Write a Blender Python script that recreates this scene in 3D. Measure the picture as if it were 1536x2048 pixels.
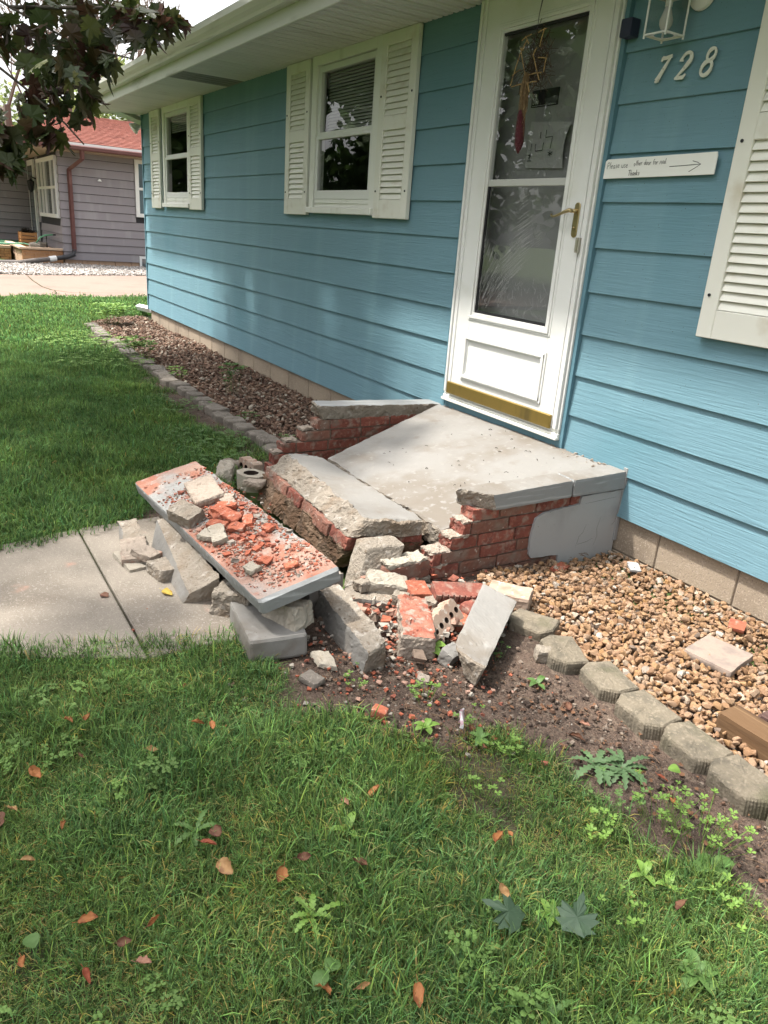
import bpy, bmesh, math, random
import numpy as np
from mathutils import Vector, Matrix, noise, Quaternion
random.seed(7); RNG = np.random.default_rng(11)
SC = bpy.context.scene
COL = SC.collection
for o in list(bpy.data.objects): bpy.data.objects.remove(o)

# ---------------------------------------------------------------- camera, sky, sun, exposure
cam = bpy.data.cameras.new("camera"); camo = bpy.data.objects.new("camera", cam); COL.objects.link(camo)
YAW, PIT, ROL = map(math.radians, (57.4146, 20.3077, 4.2955))
fw = Vector((-math.sin(YAW)*math.cos(PIT), math.cos(YAW)*math.cos(PIT), -math.sin(PIT)))
rt = fw.cross(Vector((0, 0, 1))).normalized(); dn = fw.cross(rt)
c_, s_ = math.cos(ROL), math.sin(ROL)
R_, D_ = rt*c_ - dn*s_, rt*s_ + dn*c_
m3 = Matrix((R_, -D_, -fw)).transposed()
camo.matrix_world = Matrix.Translation((0, -2.78, 1.33)) @ m3.to_4x4()
cam.sensor_fit = 'VERTICAL'; cam.sensor_height = 36; cam.sensor_width = 27
cam.lens = 1505.35/2048*36; cam.clip_start = .05; cam.clip_end = 500
SC.camera = camo
SUN = Vector((-.76, -1.0, 2.5)).normalized()          # towards the sun
EL = math.asin(SUN.z); AZ = math.atan2(SUN.x, SUN.y)
W = bpy.data.worlds.new("World"); SC.world = W; W.use_nodes = True
nt = W.node_tree; bg = nt.nodes["Background"]
sky = nt.nodes.new("ShaderNodeTexSky"); sky.sky_type = 'NISHITA'; sky.sun_disc = False
sky.sun_elevation = EL; sky.sun_rotation = AZ; sky.dust_density = 6; sky.air_density = 1.0; sky.ozone_density = 1
hs = nt.nodes.new("ShaderNodeHueSaturation"); hs.inputs['Saturation'].default_value = .12; hs.inputs['Value'].default_value = 1.0
nt.links.new(sky.outputs[0], hs.inputs['Color']); nt.links.new(hs.outputs[0], bg.inputs[0])
bg.inputs[1].default_value = .15
sl = bpy.data.lights.new("sun", 'SUN'); so = bpy.data.objects.new("sun", sl); COL.objects.link(so)
sl.energy = 2.7; sl.angle = math.radians(2.5); sl.color = (1, .95, .86)
so.rotation_euler = (-SUN).to_track_quat('-Z', 'Y').to_euler(); so.location = (0, -5, 12)
SC.view_settings.view_transform = 'Standard'; SC.view_settings.look = 'None'
SC.view_settings.exposure = 1.68; SC.view_settings.gamma = 1
SC.view_settings.use_curve_mapping = False
SC.cycles.max_bounces = 8; SC.cycles.transparent_max_bounces = 16; SC.cycles.diffuse_bounces = 4
SC.cycles.use_denoising = True; SC.cycles.caustics_reflective = False; SC.cycles.caustics_refractive = False

# ---------------------------------------------------------------- helpers
ORG = {}
def thing(name, label, cat, loc=(0, 0, 0), group=None):
    o = bpy.data.objects.new(name, None); o.empty_display_size = .1; COL.objects.link(o); o.location = loc
    ORG[o] = Vector(loc); return tag(o, label, cat, group)
def tag(o, label, cat, group=None):
    o['label'] = label; o['category'] = cat
    if group: o['group'] = group
    return o
def kind(o, k): o['kind'] = k; return o
class MB:
    def __init__(s): s.v = []; s.f = []; s.m = []
    def add(s, vs, fs, mi=0):
        n = len(s.v); s.v += [tuple(v) for v in vs]; s.f += [[i+n for i in f] for f in fs]
        s.m += (list(mi) if isinstance(mi, (list, tuple)) else [mi]*len(fs)); return s
    def box(s, x0, x1, y0, y1, z0, z1, mi=0):
        return s.hexa([(x0,y0,z0),(x1,y0,z0),(x1,y1,z0),(x0,y1,z0),(x0,y0,z1),(x1,y0,z1),(x1,y1,z1),(x0,y1,z1)], mi)
    def hexa(s, c, mi=0):
        return s.add(c, [(3,2,1,0),(4,5,6,7),(0,1,5,4),(1,2,6,5),(2,3,7,6),(3,0,4,7)], mi)
    def extr(s, poly, a, b, fn, mi=0, caps=True):    # poly of (u,v); fn(u,v,t) -> xyz ; from t=a to t=b
        n = len(poly); vs = [fn(u, v, a) for u, v in poly]+[fn(u, v, b) for u, v in poly]
        fs = [(i, (i+1) % n, n+(i+1) % n, n+i) for i in range(n)]
        if caps: fs += [tuple(range(n))[::-1], tuple(range(n, 2*n))]
        return s.add(vs, fs, mi)
    def tube(s, pts, r, n=8, mi=0, caps=True):
        pts = [Vector(p) for p in pts]; k = len(pts); rs = r if isinstance(r, (list, tuple)) else [r]*k
        up = Vector((.13, .31, .94)); vs = []
        for i, p in enumerate(pts):
            d = (pts[min(i+1, k-1)]-pts[max(i-1, 0)]).normalized()
            a = d.cross(up);
            if a.length < .05: a = d.cross(Vector((1, 0, 0)))
            a.normalize(); b = d.cross(a)
            vs += [p+(a*math.cos(t)+b*math.sin(t))*rs[i] for t in [2*math.pi*j/n for j in range(n)]]
        fs = [(i*n+j, i*n+(j+1) % n, (i+1)*n+(j+1) % n, (i+1)*n+j) for i in range(k-1) for j in range(n)]
        if caps: fs += [tuple(range(n))[::-1], tuple(range((k-1)*n, k*n))]
        return s.add(vs, fs, mi)
    def ribbon(s, pts, w, nrm, mi=0, th=0):           # flat stroke with width w (or list) in the plane with normal nrm
        nrm = Vector(nrm); pts = [Vector(p) for p in pts]; k = len(pts); ws = w if isinstance(w, (list, tuple)) else [w]*k
        L = []
        for i, p in enumerate(pts):
            d = (pts[min(i+1, k-1)]-pts[max(i-1, 0)]).normalized(); a = d.cross(nrm).normalized()*ws[i]/2
            L += [p-a, p+a]
        fs = [(2*i, 2*i+2, 2*i+3, 2*i+1) for i in range(k-1)]
        if th:
            n = 2*k; vs = [q+nrm*th for q in L]+L
            f2 = list(fs)+[(2*i, 2*i+n, 2*i+2+n, 2*i+2) for i in range(k-1)]+[(2*i+1, 2*i+3, 2*i+3+n, 2*i+1+n) for i in range(k-1)]
            f2 += [(0, 1, 1+n, n), (n-2, 2*n-2, 2*n-1, n-1)]
            return s.add(vs, f2, mi)
        return s.add(L, fs, mi)
    def build(s, name, mats, parent=None, smooth=False, bevel=0, org=None, seg=1):
        mats = mats if isinstance(mats, (list, tuple)) else [mats]
        if org is None:
            if parent is not None: org = ORG[parent]
            else:
                a = np.array(s.v); org = Vector((a[:,0].mean(), a[:,1].mean(), a[:,2].min()))
        org = Vector(org); me = bpy.data.meshes.new(name)
        me.from_pydata([(v[0]-org.x, v[1]-org.y, v[2]-org.z) for v in s.v], [], s.f)
        for m in mats: me.materials.append(m)
        if len(mats) > 1: me.polygons.foreach_set('material_index', s.m)
        if bevel:
            bm = bmesh.new(); bm.from_mesh(me); bmesh.ops.remove_doubles(bm, verts=bm.verts, dist=1e-5)
            es = [e for e in bm.edges if len(e.link_faces) == 2 and e.calc_face_angle(0) > .5]
            bmesh.ops.bevel(bm, geom=es, offset=bevel, segments=seg, profile=.7, affect='EDGES', clamp_overlap=True)
            bm.to_mesh(me); bm.free()
        bm = bmesh.new(); bm.from_mesh(me); bmesh.ops.recalc_face_normals(bm, faces=bm.faces); bm.to_mesh(me); bm.free()
        if smooth: me.polygons.foreach_set('use_smooth', [True]*len(me.polygons))
        return place(name, me, parent, org)
def place(name, me, parent, org):                     # link mesh data as an object whose mesh origin stands at org (world)
    o = bpy.data.objects.new(name, me); COL.objects.link(o); org = Vector(org)
    if parent is not None: o.parent = parent; o.location = org-ORG[parent]
    else: o.location = org
    ORG[o] = org; return o
def clone(o, loc, rot=None, scale=None):              # single-mesh thing or part: another object on the same mesh
    c = o.copy(); COL.objects.link(c); ORG[c] = Vector(loc)
    c.location = Vector(loc)-ORG[o.parent] if o.parent else Vector(loc)
    if rot is not None: c.rotation_euler = rot
    if scale is not None: c.scale = (scale,)*3 if not hasattr(scale, '__len__') else scale
    return c
def lerp(a, b, t): return a+(b-a)*t

# ---------------------------------------------------------------- materials
def N(nt, t, **k):
    n = nt.nodes.new(t)
    for a, b in k.items():
        if a.startswith('i_'): n.inputs[int(a[2:]) if a[2:].isdigit() else a[2:]].default_value = b
        else: setattr(n, a, b)
    return n
def mat(name, col, rough=.8, mix=(), bump=(), spec=.35, metal=0, rnd=0, vs=None, trans=0, sub=0, world=False):
    """mix: list of (colour, scale xyz or float, detail, lo, hi, kind); bump: list of (scale, strength, distance, kind)"""
    m = bpy.data.materials.new(name); m.use_nodes = True; t = m.node_tree; L = t.links.new
    p = t.nodes['Principled BSDF']; p.inputs['Roughness'].default_value = rough; p.inputs['Metallic'].default_value = metal
    p.inputs['Specular IOR Level'].default_value = spec
    if world: co = N(t, 'ShaderNodeNewGeometry').outputs['Position']
    else: co = N(t, 'ShaderNodeTexCoord').outputs['Object']
    if rnd:
        oi = N(t, 'ShaderNodeObjectInfo')
        ad = N(t, 'ShaderNodeVectorMath', operation='MULTIPLY_ADD'); ad.inputs[1].default_value = (37., 53., 71.)
        cb = N(t, 'ShaderNodeCombineXYZ')
        for i in range(3): L(oi.outputs['Random'], cb.inputs[i])
        L(cb.outputs[0], ad.inputs[0]); L(co, ad.inputs[2]); co = ad.outputs[0]
    def tex(sc, det, kd):
        mp = N(t, 'ShaderNodeMapping'); L(co, mp.inputs[0])
        if hasattr(sc, '__len__'): mp.inputs['Scale'].default_value = sc; s1 = 1.
        else: s1 = sc
        if kd == 'V':
            x = N(t, 'ShaderNodeTexVoronoi'); x.inputs['Scale'].default_value = s1; L(mp.outputs[0], x.inputs['Vector']); return x.outputs['Distance']
        if kd == 'C':
            x = N(t, 'ShaderNodeTexVoronoi'); x.inputs['Scale'].default_value = s1; L(mp.outputs[0], x.inputs['Vector'])
            g = N(t, 'ShaderNodeSeparateColor'); L(x.outputs['Color'], g.inputs[0]); return g.outputs[0]
        x = N(t, 'ShaderNodeTexNoise'); x.inputs['Scale'].default_value = s1; x.inputs['Detail'].default_value = det
        if kd == 'D': x.inputs['Distortion'].default_value = 1.6
        L(mp.outputs[0], x.inputs['Vector']); return x.outputs['Fac']
    cc = None
    def rgb(c): return (c[0], c[1], c[2], 1)
    src = N(t, 'ShaderNodeRGB'); src.outputs[0].default_value = rgb(col); cur = src.outputs[0]
    if vs:
        a = N(t, 'ShaderNodeAttribute', attribute_name=vs); mx = N(t, 'ShaderNodeMix', data_type='RGBA', blend_type='MULTIPLY')
        mx.inputs[0].default_value = 1; L(cur, mx.inputs[6]); L(a.outputs['Color'], mx.inputs[7]); cur = mx.outputs[2]
    for e in mix:
        c2, sc, det, lo, hi = e[:5]; kd = e[5] if len(e) > 5 else 'N'
        f = tex(sc, det, kd); mr = N(t, 'ShaderNodeMapRange', interpolation_type='SMOOTHSTEP'); L(f, mr.inputs[0])
        mr.inputs[1].default_value = lo; mr.inputs[2].default_value = hi
        mr.inputs[4].default_value = e[6] if len(e) > 6 else 1
        mx = N(t, 'ShaderNodeMix', data_type='RGBA'); L(mr.outputs[0], mx.inputs[0]); L(cur, mx.inputs[6]); mx.inputs[7].default_value = rgb(c2); cur = mx.outputs[2]
    if rnd:
        h = N(t, 'ShaderNodeHueSaturation'); mr = N(t, 'ShaderNodeMapRange'); L(oi.outputs['Random'], mr.inputs[0])
        mr.inputs[3].default_value = 1-rnd; mr.inputs[4].default_value = 1+rnd; L(mr.outputs[0], h.inputs['Value']); L(cur, h.inputs['Color']); cur = h.outputs[0]
    L(cur, p.inputs['Base Color']); prev = None
    for e in bump:
        sc, st, di = e[:3]; kd = e[3] if len(e) > 3 else 'N'
        b = N(t, 'ShaderNodeBump'); b.inputs['Strength'].default_value = st; b.inputs['Distance'].default_value = di
        L(tex(sc, 4, kd), b.inputs['Height'])
        if prev: L(prev, b.inputs['Normal'])
        prev = b.outputs[0]
    if prev: L(prev, p.inputs['Normal'])
    if sub:      # thin leaf: let light through
        tr = N(t, 'ShaderNodeBsdfTranslucent'); ms = N(t, 'ShaderNodeMixShader'); ms.inputs[0].default_value = sub
        L(cur, tr.inputs[0]); out = t.nodes['Material Output']; L(p.outputs[0], ms.inputs[1]); L(tr.outputs[0], ms.inputs[2]); L(ms.outputs[0], out.inputs[0])
    return m
def glassmat(name, tint=(1, 1, 1), ior=1.5, rough=.0, boost=1.):
    m = bpy.data.materials.new(name); m.use_nodes = True; t = m.node_tree; L = t.links.new; t.nodes.remove(t.nodes['Principled BSDF'])
    lw = N(t, 'ShaderNodeLayerWeight'); lw.inputs[0].default_value = .5; pw = N(t, 'ShaderNodeMath', operation='POWER'); pw.inputs[1].default_value = 5   # Schlick
    mu = N(t, 'ShaderNodeMath', operation='MULTIPLY_ADD', use_clamp=True); r0 = .055*boost; mu.inputs[1].default_value = 1-r0; mu.inputs[2].default_value = r0
    L(lw.outputs['Facing'], pw.inputs[0]); L(pw.outputs[0], mu.inputs[0]); g = N(t, 'ShaderNodeBsdfGlossy'); g.inputs['Roughness'].default_value = rough
    tr = N(t, 'ShaderNodeBsdfTransparent'); tr.inputs[0].default_value = (*tint, 1); ms = N(t, 'ShaderNodeMixShader')
    L(mu.outputs[0], ms.inputs[0]); L(tr.outputs[0], ms.inputs[1]); L(g.outputs[0], ms.inputs[2]); L(ms.outputs[0], t.nodes['Material Output'].inputs[0]); return m

m_siding = mat('teal_siding', (.136, .248, .300), .62, [((.155, .275, .325), (5, 1, .25), 3, .5, .75), ((.11, .222, .27), (1.2, 1, 1.2), 2, .5, .8), ((.07, .10, .10), 160, 1, .74, .78)],
               [((2.6, 30, 62), .5, .005, 'D'), ((11, 40, 150), .45, .003)], spec=.22)
m_tealtrim = mat('teal_trim', (.10, .20, .25), .5, [((.06, .13, .17), 9, 4, .6, .8)], [(60, .2, .001)])
m_white = mat('white_paint', (.66, .66, .645), .45, [((.58, .57, .52), 3.5, 5, .55, .8)], [(40, .08, .001)])
m_cream = mat('cream_trim', (.70, .70, .655), .5, [((.50, .48, .41), (8, 8, 2), 5, .55, .85)], [((30, 30, 12), .15, .001)])
m_shut = mat('shutter_plastic', (.68, .67, .61), .5, [((.52, .47, .38), 6, 4, .55, .8)], [((90, 20, 5), .15, .001)], rnd=.04)
m_soffit = mat('soffit_metal', (.66, .645, .625), .5, [((.55, .53, .50), 2.5, 5, .5, .8)], rnd=.05)
m_gutter = mat('gutter_metal', (.62, .61, .58), .45, [((.34, .34, .29), (1.5, 9, 9), 6, .52, .75), ((.20, .20, .17), (.8, 20, 30), 6, .64, .8)])
m_brass = mat('brass', (.42, .34, .19), .38, [((.30, .23, .09), 14, 4, .5, .8)], metal=1)
m_kick = mat('brass_kick', (.27, .19, .055), .45, [((.15, .115, .045), (14, 8, 3), 4, .5, .8)], metal=.75)
m_dark = mat('gap_dark', (.035, .035, .04), .9)
m_inwall = mat('room_wall', (.22, .22, .22), .9)
m_black = mat('black_rubber', (.015, .015, .017), .6)
m_rooftop = mat('dark_shingle', (.09, .085, .08), .95, [((.16, .15, .14), 60, 3, .5, .7)], [(80, .5, .004)])
m_block = mat('foundation_block', (.29, .235, .175), .95, [((.20, .16, .12), 3, 5, .45, .75), ((.36, .30, .24), 120, 2, .56, .7), ((.15, .12, .10), 160, 1, .66, .72)], [(150, .5, .004)], rnd=.06)
m_joint = mat('mortar_joint', (.22, .18, .14), .95, [], [(90, .4, .004)])
m_glass = glassmat('window_glass', (.80, .82, .81), 1.5, 0, 1.5)
m_dglass = glassmat('storm_glass', (.82, .83, .84), 1.5, 0, 1.6)
m_blind = mat('blind', (.42, .42, .40), .6)
m_innerdoor = mat('inner_door', (.32, .32, .315), .5)
m_ink = mat('ink', (.03, .03, .035), .8)
m_paper = mat('paper', (.42, .42, .41), .8)

# ---------------------------------------------------------------- the blue house
XL, XR, ZS, EXP, ZSOF = -10.59, 3.2, .144, .198, 2.49
house = thing('house', 'single storey house with teal lap siding, cream shutters and a white storm door', 'house', (-5, 0, 0))
def board(x0, x1, z0, z1=None):
    h = (EXP+.012) if z1 is None else z1-z0
    yb = -.021; yt = -.021+.0615*h; j = random.uniform(-.001, .001)
    MB().hexa([(x0, yb+j, z0), (x1, yb+j, z0), (x1, yb+.012, z0), (x0, yb+.012, z0), (x0, yt+j, z0+h), (x1, yt+j, z0+h), (x1, yt+.012, z0+h), (x0, yt+.012, z0+h)]).build('siding_board', m_siding, house, bevel=.0015)
WINS = [(-9.63, -8.63, 1.44), (-5.695, -4.695, 1.44), (-1.605, .06, 1.05)]
for i in range(12):
    z0 = ZS+EXP*i; z1 = min(z0+EXP+.012, ZSOF+.005)
    cuts = [(-3.73, -2.672)]
    for a, b, zb in WINS:
        if z0 >= zb-.1 and z1 > zb: cuts.append((a+.03, b-.03))
    xs = sorted(cuts); x = XL; segs = []
    for a, b in xs:
        segs.append((x, a)); x = b
    segs.append((x, XR))
    for a, b in segs: board(a, b, z0, z1 if i == 11 else None)
MB().box(XL-.03, XL+.0, -.026, .1, ZS-.002, ZSOF).build('corner_board', m_tealtrim, house)
# side wall of the left gable end, foundation, sheathing behind
m = MB()
for i in range(12):
    z0 = ZS+EXP*i; m.hexa([(XL-.021, .1, z0), (XL, .1, z0), (XL, 6, z0), (XL-.021, 6, z0), (XL-.006, .1, z0+EXP), (XL+.004, .1, z0+EXP), (XL+.004, 6, z0+EXP), (XL-.006, 6, z0+EXP)])
m.build('side_siding', m_siding, house)
x = XL+.04; k = 0                                        # foundation blocks
while x < XR:
    MB().box(x, x+.399, .004, .14, -.03+random.uniform(-.002, .002), .20).build('foundation_block', m_block, house, bevel=.004); x += .4064
x = XL+.04-.2
while x < XR:
    MB().box(max(x, XL+.04), x+.399, .006, .14, -.23, -.037).build('foundation_block', m_block, house, bevel=.004); x += .4064
MB().box(XL+.04, XR, .012, .13, -.25, .19).build('mortar', m_joint, house)
m = MB(); m.box(XL+.02, XR, 3.0, 3.05, -.2, 2.6); m.box(XL+.02, XR, .12, 3, .02, .05); m.box(XL+.02, XR, .02, 3, 2.53, 2.56)
m.box(XL+.02, XL+.05, .02, 3, -.2, 2.6); m.box(XR-.03, XR, .02, 3, -.2, 2.6)
for xx in (-7.2, -3.9, -2.4): m.box(xx-.04, xx+.04, .03, 3, .0, 2.55)
m.build('interior', m_inwall, house)
# soffit, fascia, gutter, roof
XE = XL-.22
so0 = MB().extr([(.009, .012), (.012, .0), (.042, .0), (.045, .008), (.053, .008), (.056, .0), (.086, .0), (.089, .012)], -.578, -.018, lambda u, v, t: (u, t, v))
st = so0.build('soffit_strip', m_soffit, house, org=(0, 0, 0)); n = 0
st.location = Vector((XE+.02, 0, ZSOF-.004))-ORG[house]; ORG[st] = Vector((XE+.02, 0, ZSOF-.004))
x = XE+.02+.1016
m_vent = mat('soffit_vent', (.27, .27, .25), .6, [((.16, .16, .15), (120, 6, 1), 1, .45, .55)])
while x < XR:
    c = clone(st, (x, 0, ZSOF-.004+random.uniform(0, .0012))); c.name = 'soffit_strip'
    if -7.62 < x < -7.22:
        c.name = 'soffit_vent'; c.data = c.data.copy(); c.data.materials.clear(); c.data.materials.append(m_vent)
    x += .1016
m = MB(); m.box(XE, XR, -.6, .06, ZSOF+.010, ZSOF+.022); m.build('soffit_backing', m_dark, house)
m = MB(); m.box(XE, XR, -.602, -.58, ZSOF-.014, 2.60); m.box(XE-.02, XE, -.60, 3.4, ZSOF-.012, 2.61); m.build('fascia', m_gutter, house, bevel=.003)
pr = [(-.603, 2.568), (-.662, 2.568), (-.672, 2.585), (-.70, 2.602), (-.722, 2.625), (-.728, 2.662), (-.716, 2.664), (-.712, 2.64), (-.69, 2.615), (-.66, 2.59), (-.603, 2.585)]
m = MB().extr(pr, XE-.02, XR, lambda u, v, t: (t, u, v)); m.box(XE-.024, XE-.02, -.72, -.603, 2.57, 2.66); m.build('gutter', m_gutter, house, bevel=0)
m = MB(); n_ = 14
for i in range(n_):
    y0 = -.655+i*.42; y1 = y0+.44; z0 = 2.672+(y0+.655)*.333
    m.hexa([(XE-.03, y0, z0), (XR, y0, z0), (XR, y1, z0+.146), (XE-.03, y1, z0+.146), (XE-.03, y0, z0+.014), (XR, y0, z0+.014), (XR, y1, z0+.152), (XE-.03, y1, z0+.152)])
m.build('roof', m_rooftop, house)
MB().hexa([(XE, .05, 2.61), (XE, 6, 2.61), (XE, 5.9, 4.5), (XE, 5.8, 4.5), (XE+.05, .05, 2.61), (XE+.05, 6, 2.61), (XE+.05, 5.9, 4.5), (XE+.05, 5.8, 4.5)]).build('gable_wall', m_tealtrim, house)

def shutter(x0, x1, z0, z1, pans):
    m = MB(); w = .072; yb, yf = -.022, -.052
    m.box(x0, x0+w, yf, yb, z0, z1); m.box(x1-w, x1, yf, yb, z0, z1); zs = [z0]+[q for p in pans for q in p]+[z1]
    for i in range(0, len(zs), 2): m.box(x0+w-.001, x1-w+.001, yf+.0015, yb, zs[i], zs[i+1])
    m.box(x0+w, x1-w, -.028, yb, z0+.01, z1-.01)
    s = m.build('shutter', m_shut, house, bevel=.004)
    for a, b in pans:
        n = max(3, round((b-a)/.0355)); h = (b-a)/n
        for i in range(n):
            z = a+h*i
            MB().hexa([(x0+w, -.049, z+.002), (x1-w, -.049, z+.002), (x1-w, -.030, z+.002), (x0+w, -.030, z+.002), (x0+w, -.034, z+h), (x1-w, -.034, z+h), (x1-w, -.030, z+h), (x0+w, -.030, z+h)]).build('louver_slat', m_shut, s, bevel=.0015)
    for zz in (z0+.165, z0+.72):
        for xx in (x0+.027, x1-.027):
            if zz < z1-.05: MB().tube([(xx, yf-.004, zz), (xx, yf+.002, zz)], .0065, 8).build('screw', m_black, s)
    return s
def window(x0, x1, z0, zt, blind):
    f = MB(); cw = .075; yf = -.045
    f.box(x0, x0+cw, yf, .04, z0+.04, zt); f.box(x1-cw, x1, yf, .04, z0+.04, zt); f.box(x0+cw-.001, x1-cw+.001, yf+.001, .04, zt-.065, zt-.001)
    f.box(x0, x1, -.07, .03, z0, z0+.042)                          # sill
    f.box(x0+cw-.001, x1-cw+.001, yf+.012, .04, z0+.043, z0+.10); f.box(x0+cw, x1-cw, yf+.004, .03, z0+.070, z0+.078)
    wn = f.build('window', m_cream, house, bevel=.003)
    a, b = x0+cw, x1-cw; zb = z0+.10; zm = z0+.53; ztp = zt-.068
    s = MB(); t = .045
    s.box(a, a+t, -.028, .01, zm-.01, ztp); s.box(b-t, b, -.028, .01, zm-.01, ztp); s.box(a+t-.001, b-t+.001, -.027, .01, ztp-.04, ztp-.001); s.box(a+t-.001, b-t+.001, -.027, .01, zm-.009, zm+.026)
    s.build('upper_sash', m_white, wn, bevel=.002)
    s = MB(); s.box(a, a+t-.005, -.036, -.004, zb, zm); s.box(b-t+.005, b, -.036, -.004, zb, zm); s.box(a+t-.006, b-t+.006, -.035, -.004, zb+.001, zb+.06); s.box(a+t-.006, b-t+.006, -.035, -.004, zm-.024, zm-.001)
    s.build('lower_sash', m_white, wn, bevel=.002)
    MB().add([(a+t, -.004, zm+.02), (b-t, -.004, zm+.02), (b-t, -.004, ztp-.035), (a+t, -.004, ztp-.035)], [(0, 1, 2, 3)]).build('pane', m_glass, wn)
    MB().add([(a+.036, -.020, zb+.055), (b-.036, -.020, zb+.055), (b-.036, -.020, zm-.02), (a+.036, -.020, zm-.02)], [(0, 1, 2, 3)]).build('pane', m_glass, wn)
    if blind:
        k = MB(); z = zm-.02 if blind == 1 else ztp-.2
        while z < ztp-.01: k.hexa([(a+.05, .030, z), (b-.03, .030, z), (b-.03, .044, z+.004), (a+.05, .044, z+.004), (a+.05, .046, z+.020), (b-.03, .046, z+.020), (b-.03, .048, z+.020), (a+.05, .048, z+.020)]); z += .021
        k.build('blind', m_blind, wn)
    return wn
window(-9.63, -8.63, 1.433, 2.488, 2); window(-5.695, -4.695, 1.433, 2.488, 1); window(-1.605, .06, 1.05, 2.488, 1)
P2 = [(1.532, 1.94), (2.022, 2.415)]
for a, b in ((-10.135, -9.73), (-8.645, -8.23), (-6.14, -5.725), (-4.695, -4.28)): shutter(a, b, 1.417, 2.484, P2)
for a in (-2.015, .07): shutter(a, a+.41, 1.024, 2.484, [(1.135, 1.745), (1.835, 2.41)])

# door
MB().box(-3.73, -3.7055, -.034, .01, .345, 2.488).build('door_trim', m_tealtrim, house); MB().box(-2.6955, -2.672, -.034, .01, .345, 2.488).build('door_trim', m_tealtrim, house)
MB().box(-3.705, -2.696, -.03, .02, .335, .402).build('door_riser', m_tealtrim, house, bevel=.002)
m = MB()
for a, b, ys in ((-3.705, -3.692, -.045), (-3.6905, -3.672, -.058), (-3.6705, -3.655, -.050), (-3.6535, -3.634, -.056)):
    m.box(a, b, ys, .03, .455, 2.486)
for a, b, ys in ((-2.709, -2.696, -.045), (-2.729, -2.7105, -.058), (-2.746, -2.7305, -.050)):
    m.box(a, b, ys, .03, .455, 2.486)
m.box(-3.69, -2.71, -.052, .03, 2.474, 2.487)
m.build('door_casing', m_white, house, bevel=.002)
m = MB(); m.box(-3.706, -2.695, -.062, .03, .402, .418); m.box(-3.704, -2.697, -.05, .03, .4185, .436); m.box(-3.700, -2.700, -.044, .03, .4365, .456); m.build('threshold', m_cream, house, bevel=.003)
# storm door: slab with a glazed opening, stepped mouldings, panel, kick plate
d = MB(); X0, X1, Z0, Z1 = -3.632, -2.748, .462, 2.472; gx0, gx1, gz0, gz1 = -3.485, -2.893, .943, 2.312
yf, yb = -.052, -.02
d.box(X0, gx0-.03, yf, yb, Z0, Z1); d.box(gx1+.03, X1, yf, yb, Z0, Z1); d.box(gx0-.0305, gx1+.0305, yf+.0003, yb, Z0, gz0-.03); d.box(gx0-.0305, gx1+.0305, yf+.0003, yb, gz1+.03, Z1)
door = d.build('storm_door', m_white, house, bevel=.0015)
m = MB()
for o1, o2, yy in ((.044, .031, -.0555), (.032, .016, -.061), (.0165, 0, -.054)):
    m.box(gx0-o1, gx0-o2, yy, yb, gz0-o1, gz1+o1); m.box(gx1+o2, gx1+o1, yy, yb, gz0-o1, gz1+o1)
    m.box(gx0-o1, gx1+o1, yy-.0004, yb, gz0-o1, gz0-o2); m.box(gx0-o1, gx1+o1, yy-.0004, yb, gz1+o2, gz1+o1)
m.build('glazing_bead', m_white, door, bevel=.002)
m = MB(); m.box(gx0, gx1, -.046, -.03, 1.600, 1.635); m.build('cross_rail', mat('rail_grey', (.45, .45, .43), .5), door, bevel=.003)
for q in ((gx0, gx0+.012, gz0+.014, 1.6), (gx0, gx1, gz0, gz0+.014), (gx0, gx1, gz1-.012, gz1)): MB().box(q[0], q[1], -.046, -.034, q[2], q[3]).build('gasket', m_black, door)
MB().add([(gx0, -.040, gz0), (gx1, -.040, gz0), (gx1, -.040, gz1), (gx0, -.040, gz1)], [(0, 1, 2, 3)]).build('pane', m_dglass, door)
m = MB(); px0, px1, pz0, pz1 = -3.541, -2.850, .557, .821
for o1, o2, yy in ((0, .012, -.059), (.012, .03, -.066), (.030, .038, -.057)):
    m.box(px0+o1, px0+o2, yy, -.05, pz0+o1, pz1-o1); m.box(px1-o2, px1-o1, yy, -.05, pz0+o1, pz1-o1); m.box(px0+o1, px1-o1, yy-.0004, -.05, pz0+o1, pz0+o2); m.box(px0+o1, px1-o1, yy-.0004, -.05, pz1-o2, pz1-o1)
m.build('panel_moulding', m_white, door, bevel=.002)
MB().box(-3.652, -2.750, -.068, -.05, .452, .522).build('kick_plate', m_kick, door, bevel=.003)
MB().extr([(math.cos(t)*.018-2.786, math.sin(t)*.018+(1.508 if math.sin(t) > 0 else 1.389)) for t in [i*math.pi/8+.01 for i in range(16)]], -.058, -.05, lambda u, v, t: (u, t, v)).build('handle_plate', m_brass, door, bevel=.002)
m = MB(); m.tube([(-2.788, -.05, 1.487), (-2.788, -.082, 1.487)], [.011, .009], 10); m.tube([(-2.788, -.085, 1.487), (-2.80, -.092, 1.489), (-2.83, -.096, 1.480), (-2.87, -.096, 1.466), (-2.9, -.094, 1.460), (-2.918, -.09, 1.464), (-2.922, -.086, 1.470)], [.010, .010, .0075, .006, .0055, .006, .004], 8)
m.tube([(-2.789, -.058, 1.414), (-2.789, -.064, 1.414)], .006, 8); m.build('lever', m_brass, door, smooth=True)
m = MB(); m.box(-2.752, -2.728, -.072, -.05, 1.305, 1.372); m.tube([(-2.742, -.074, 1.31), (-2.742, -.074, 1.366)], .006, 6); m.build('latch_bracket', mat('nickel', (.45, .42, .36), .4, metal=1), door, bevel=.002)
MB().box(-3.62, -2.76, .09, .13, .46, 2.47).build('inner_door', m_innerdoor, house, bevel=.003)
m = MB(); m.box(-3.735, -3.62, -.0, .1, .4, 2.5); m.box(-2.76, -2.66, 0, .1, .4, 2.5); m.build('door_jamb', m_innerdoor, house)
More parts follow.
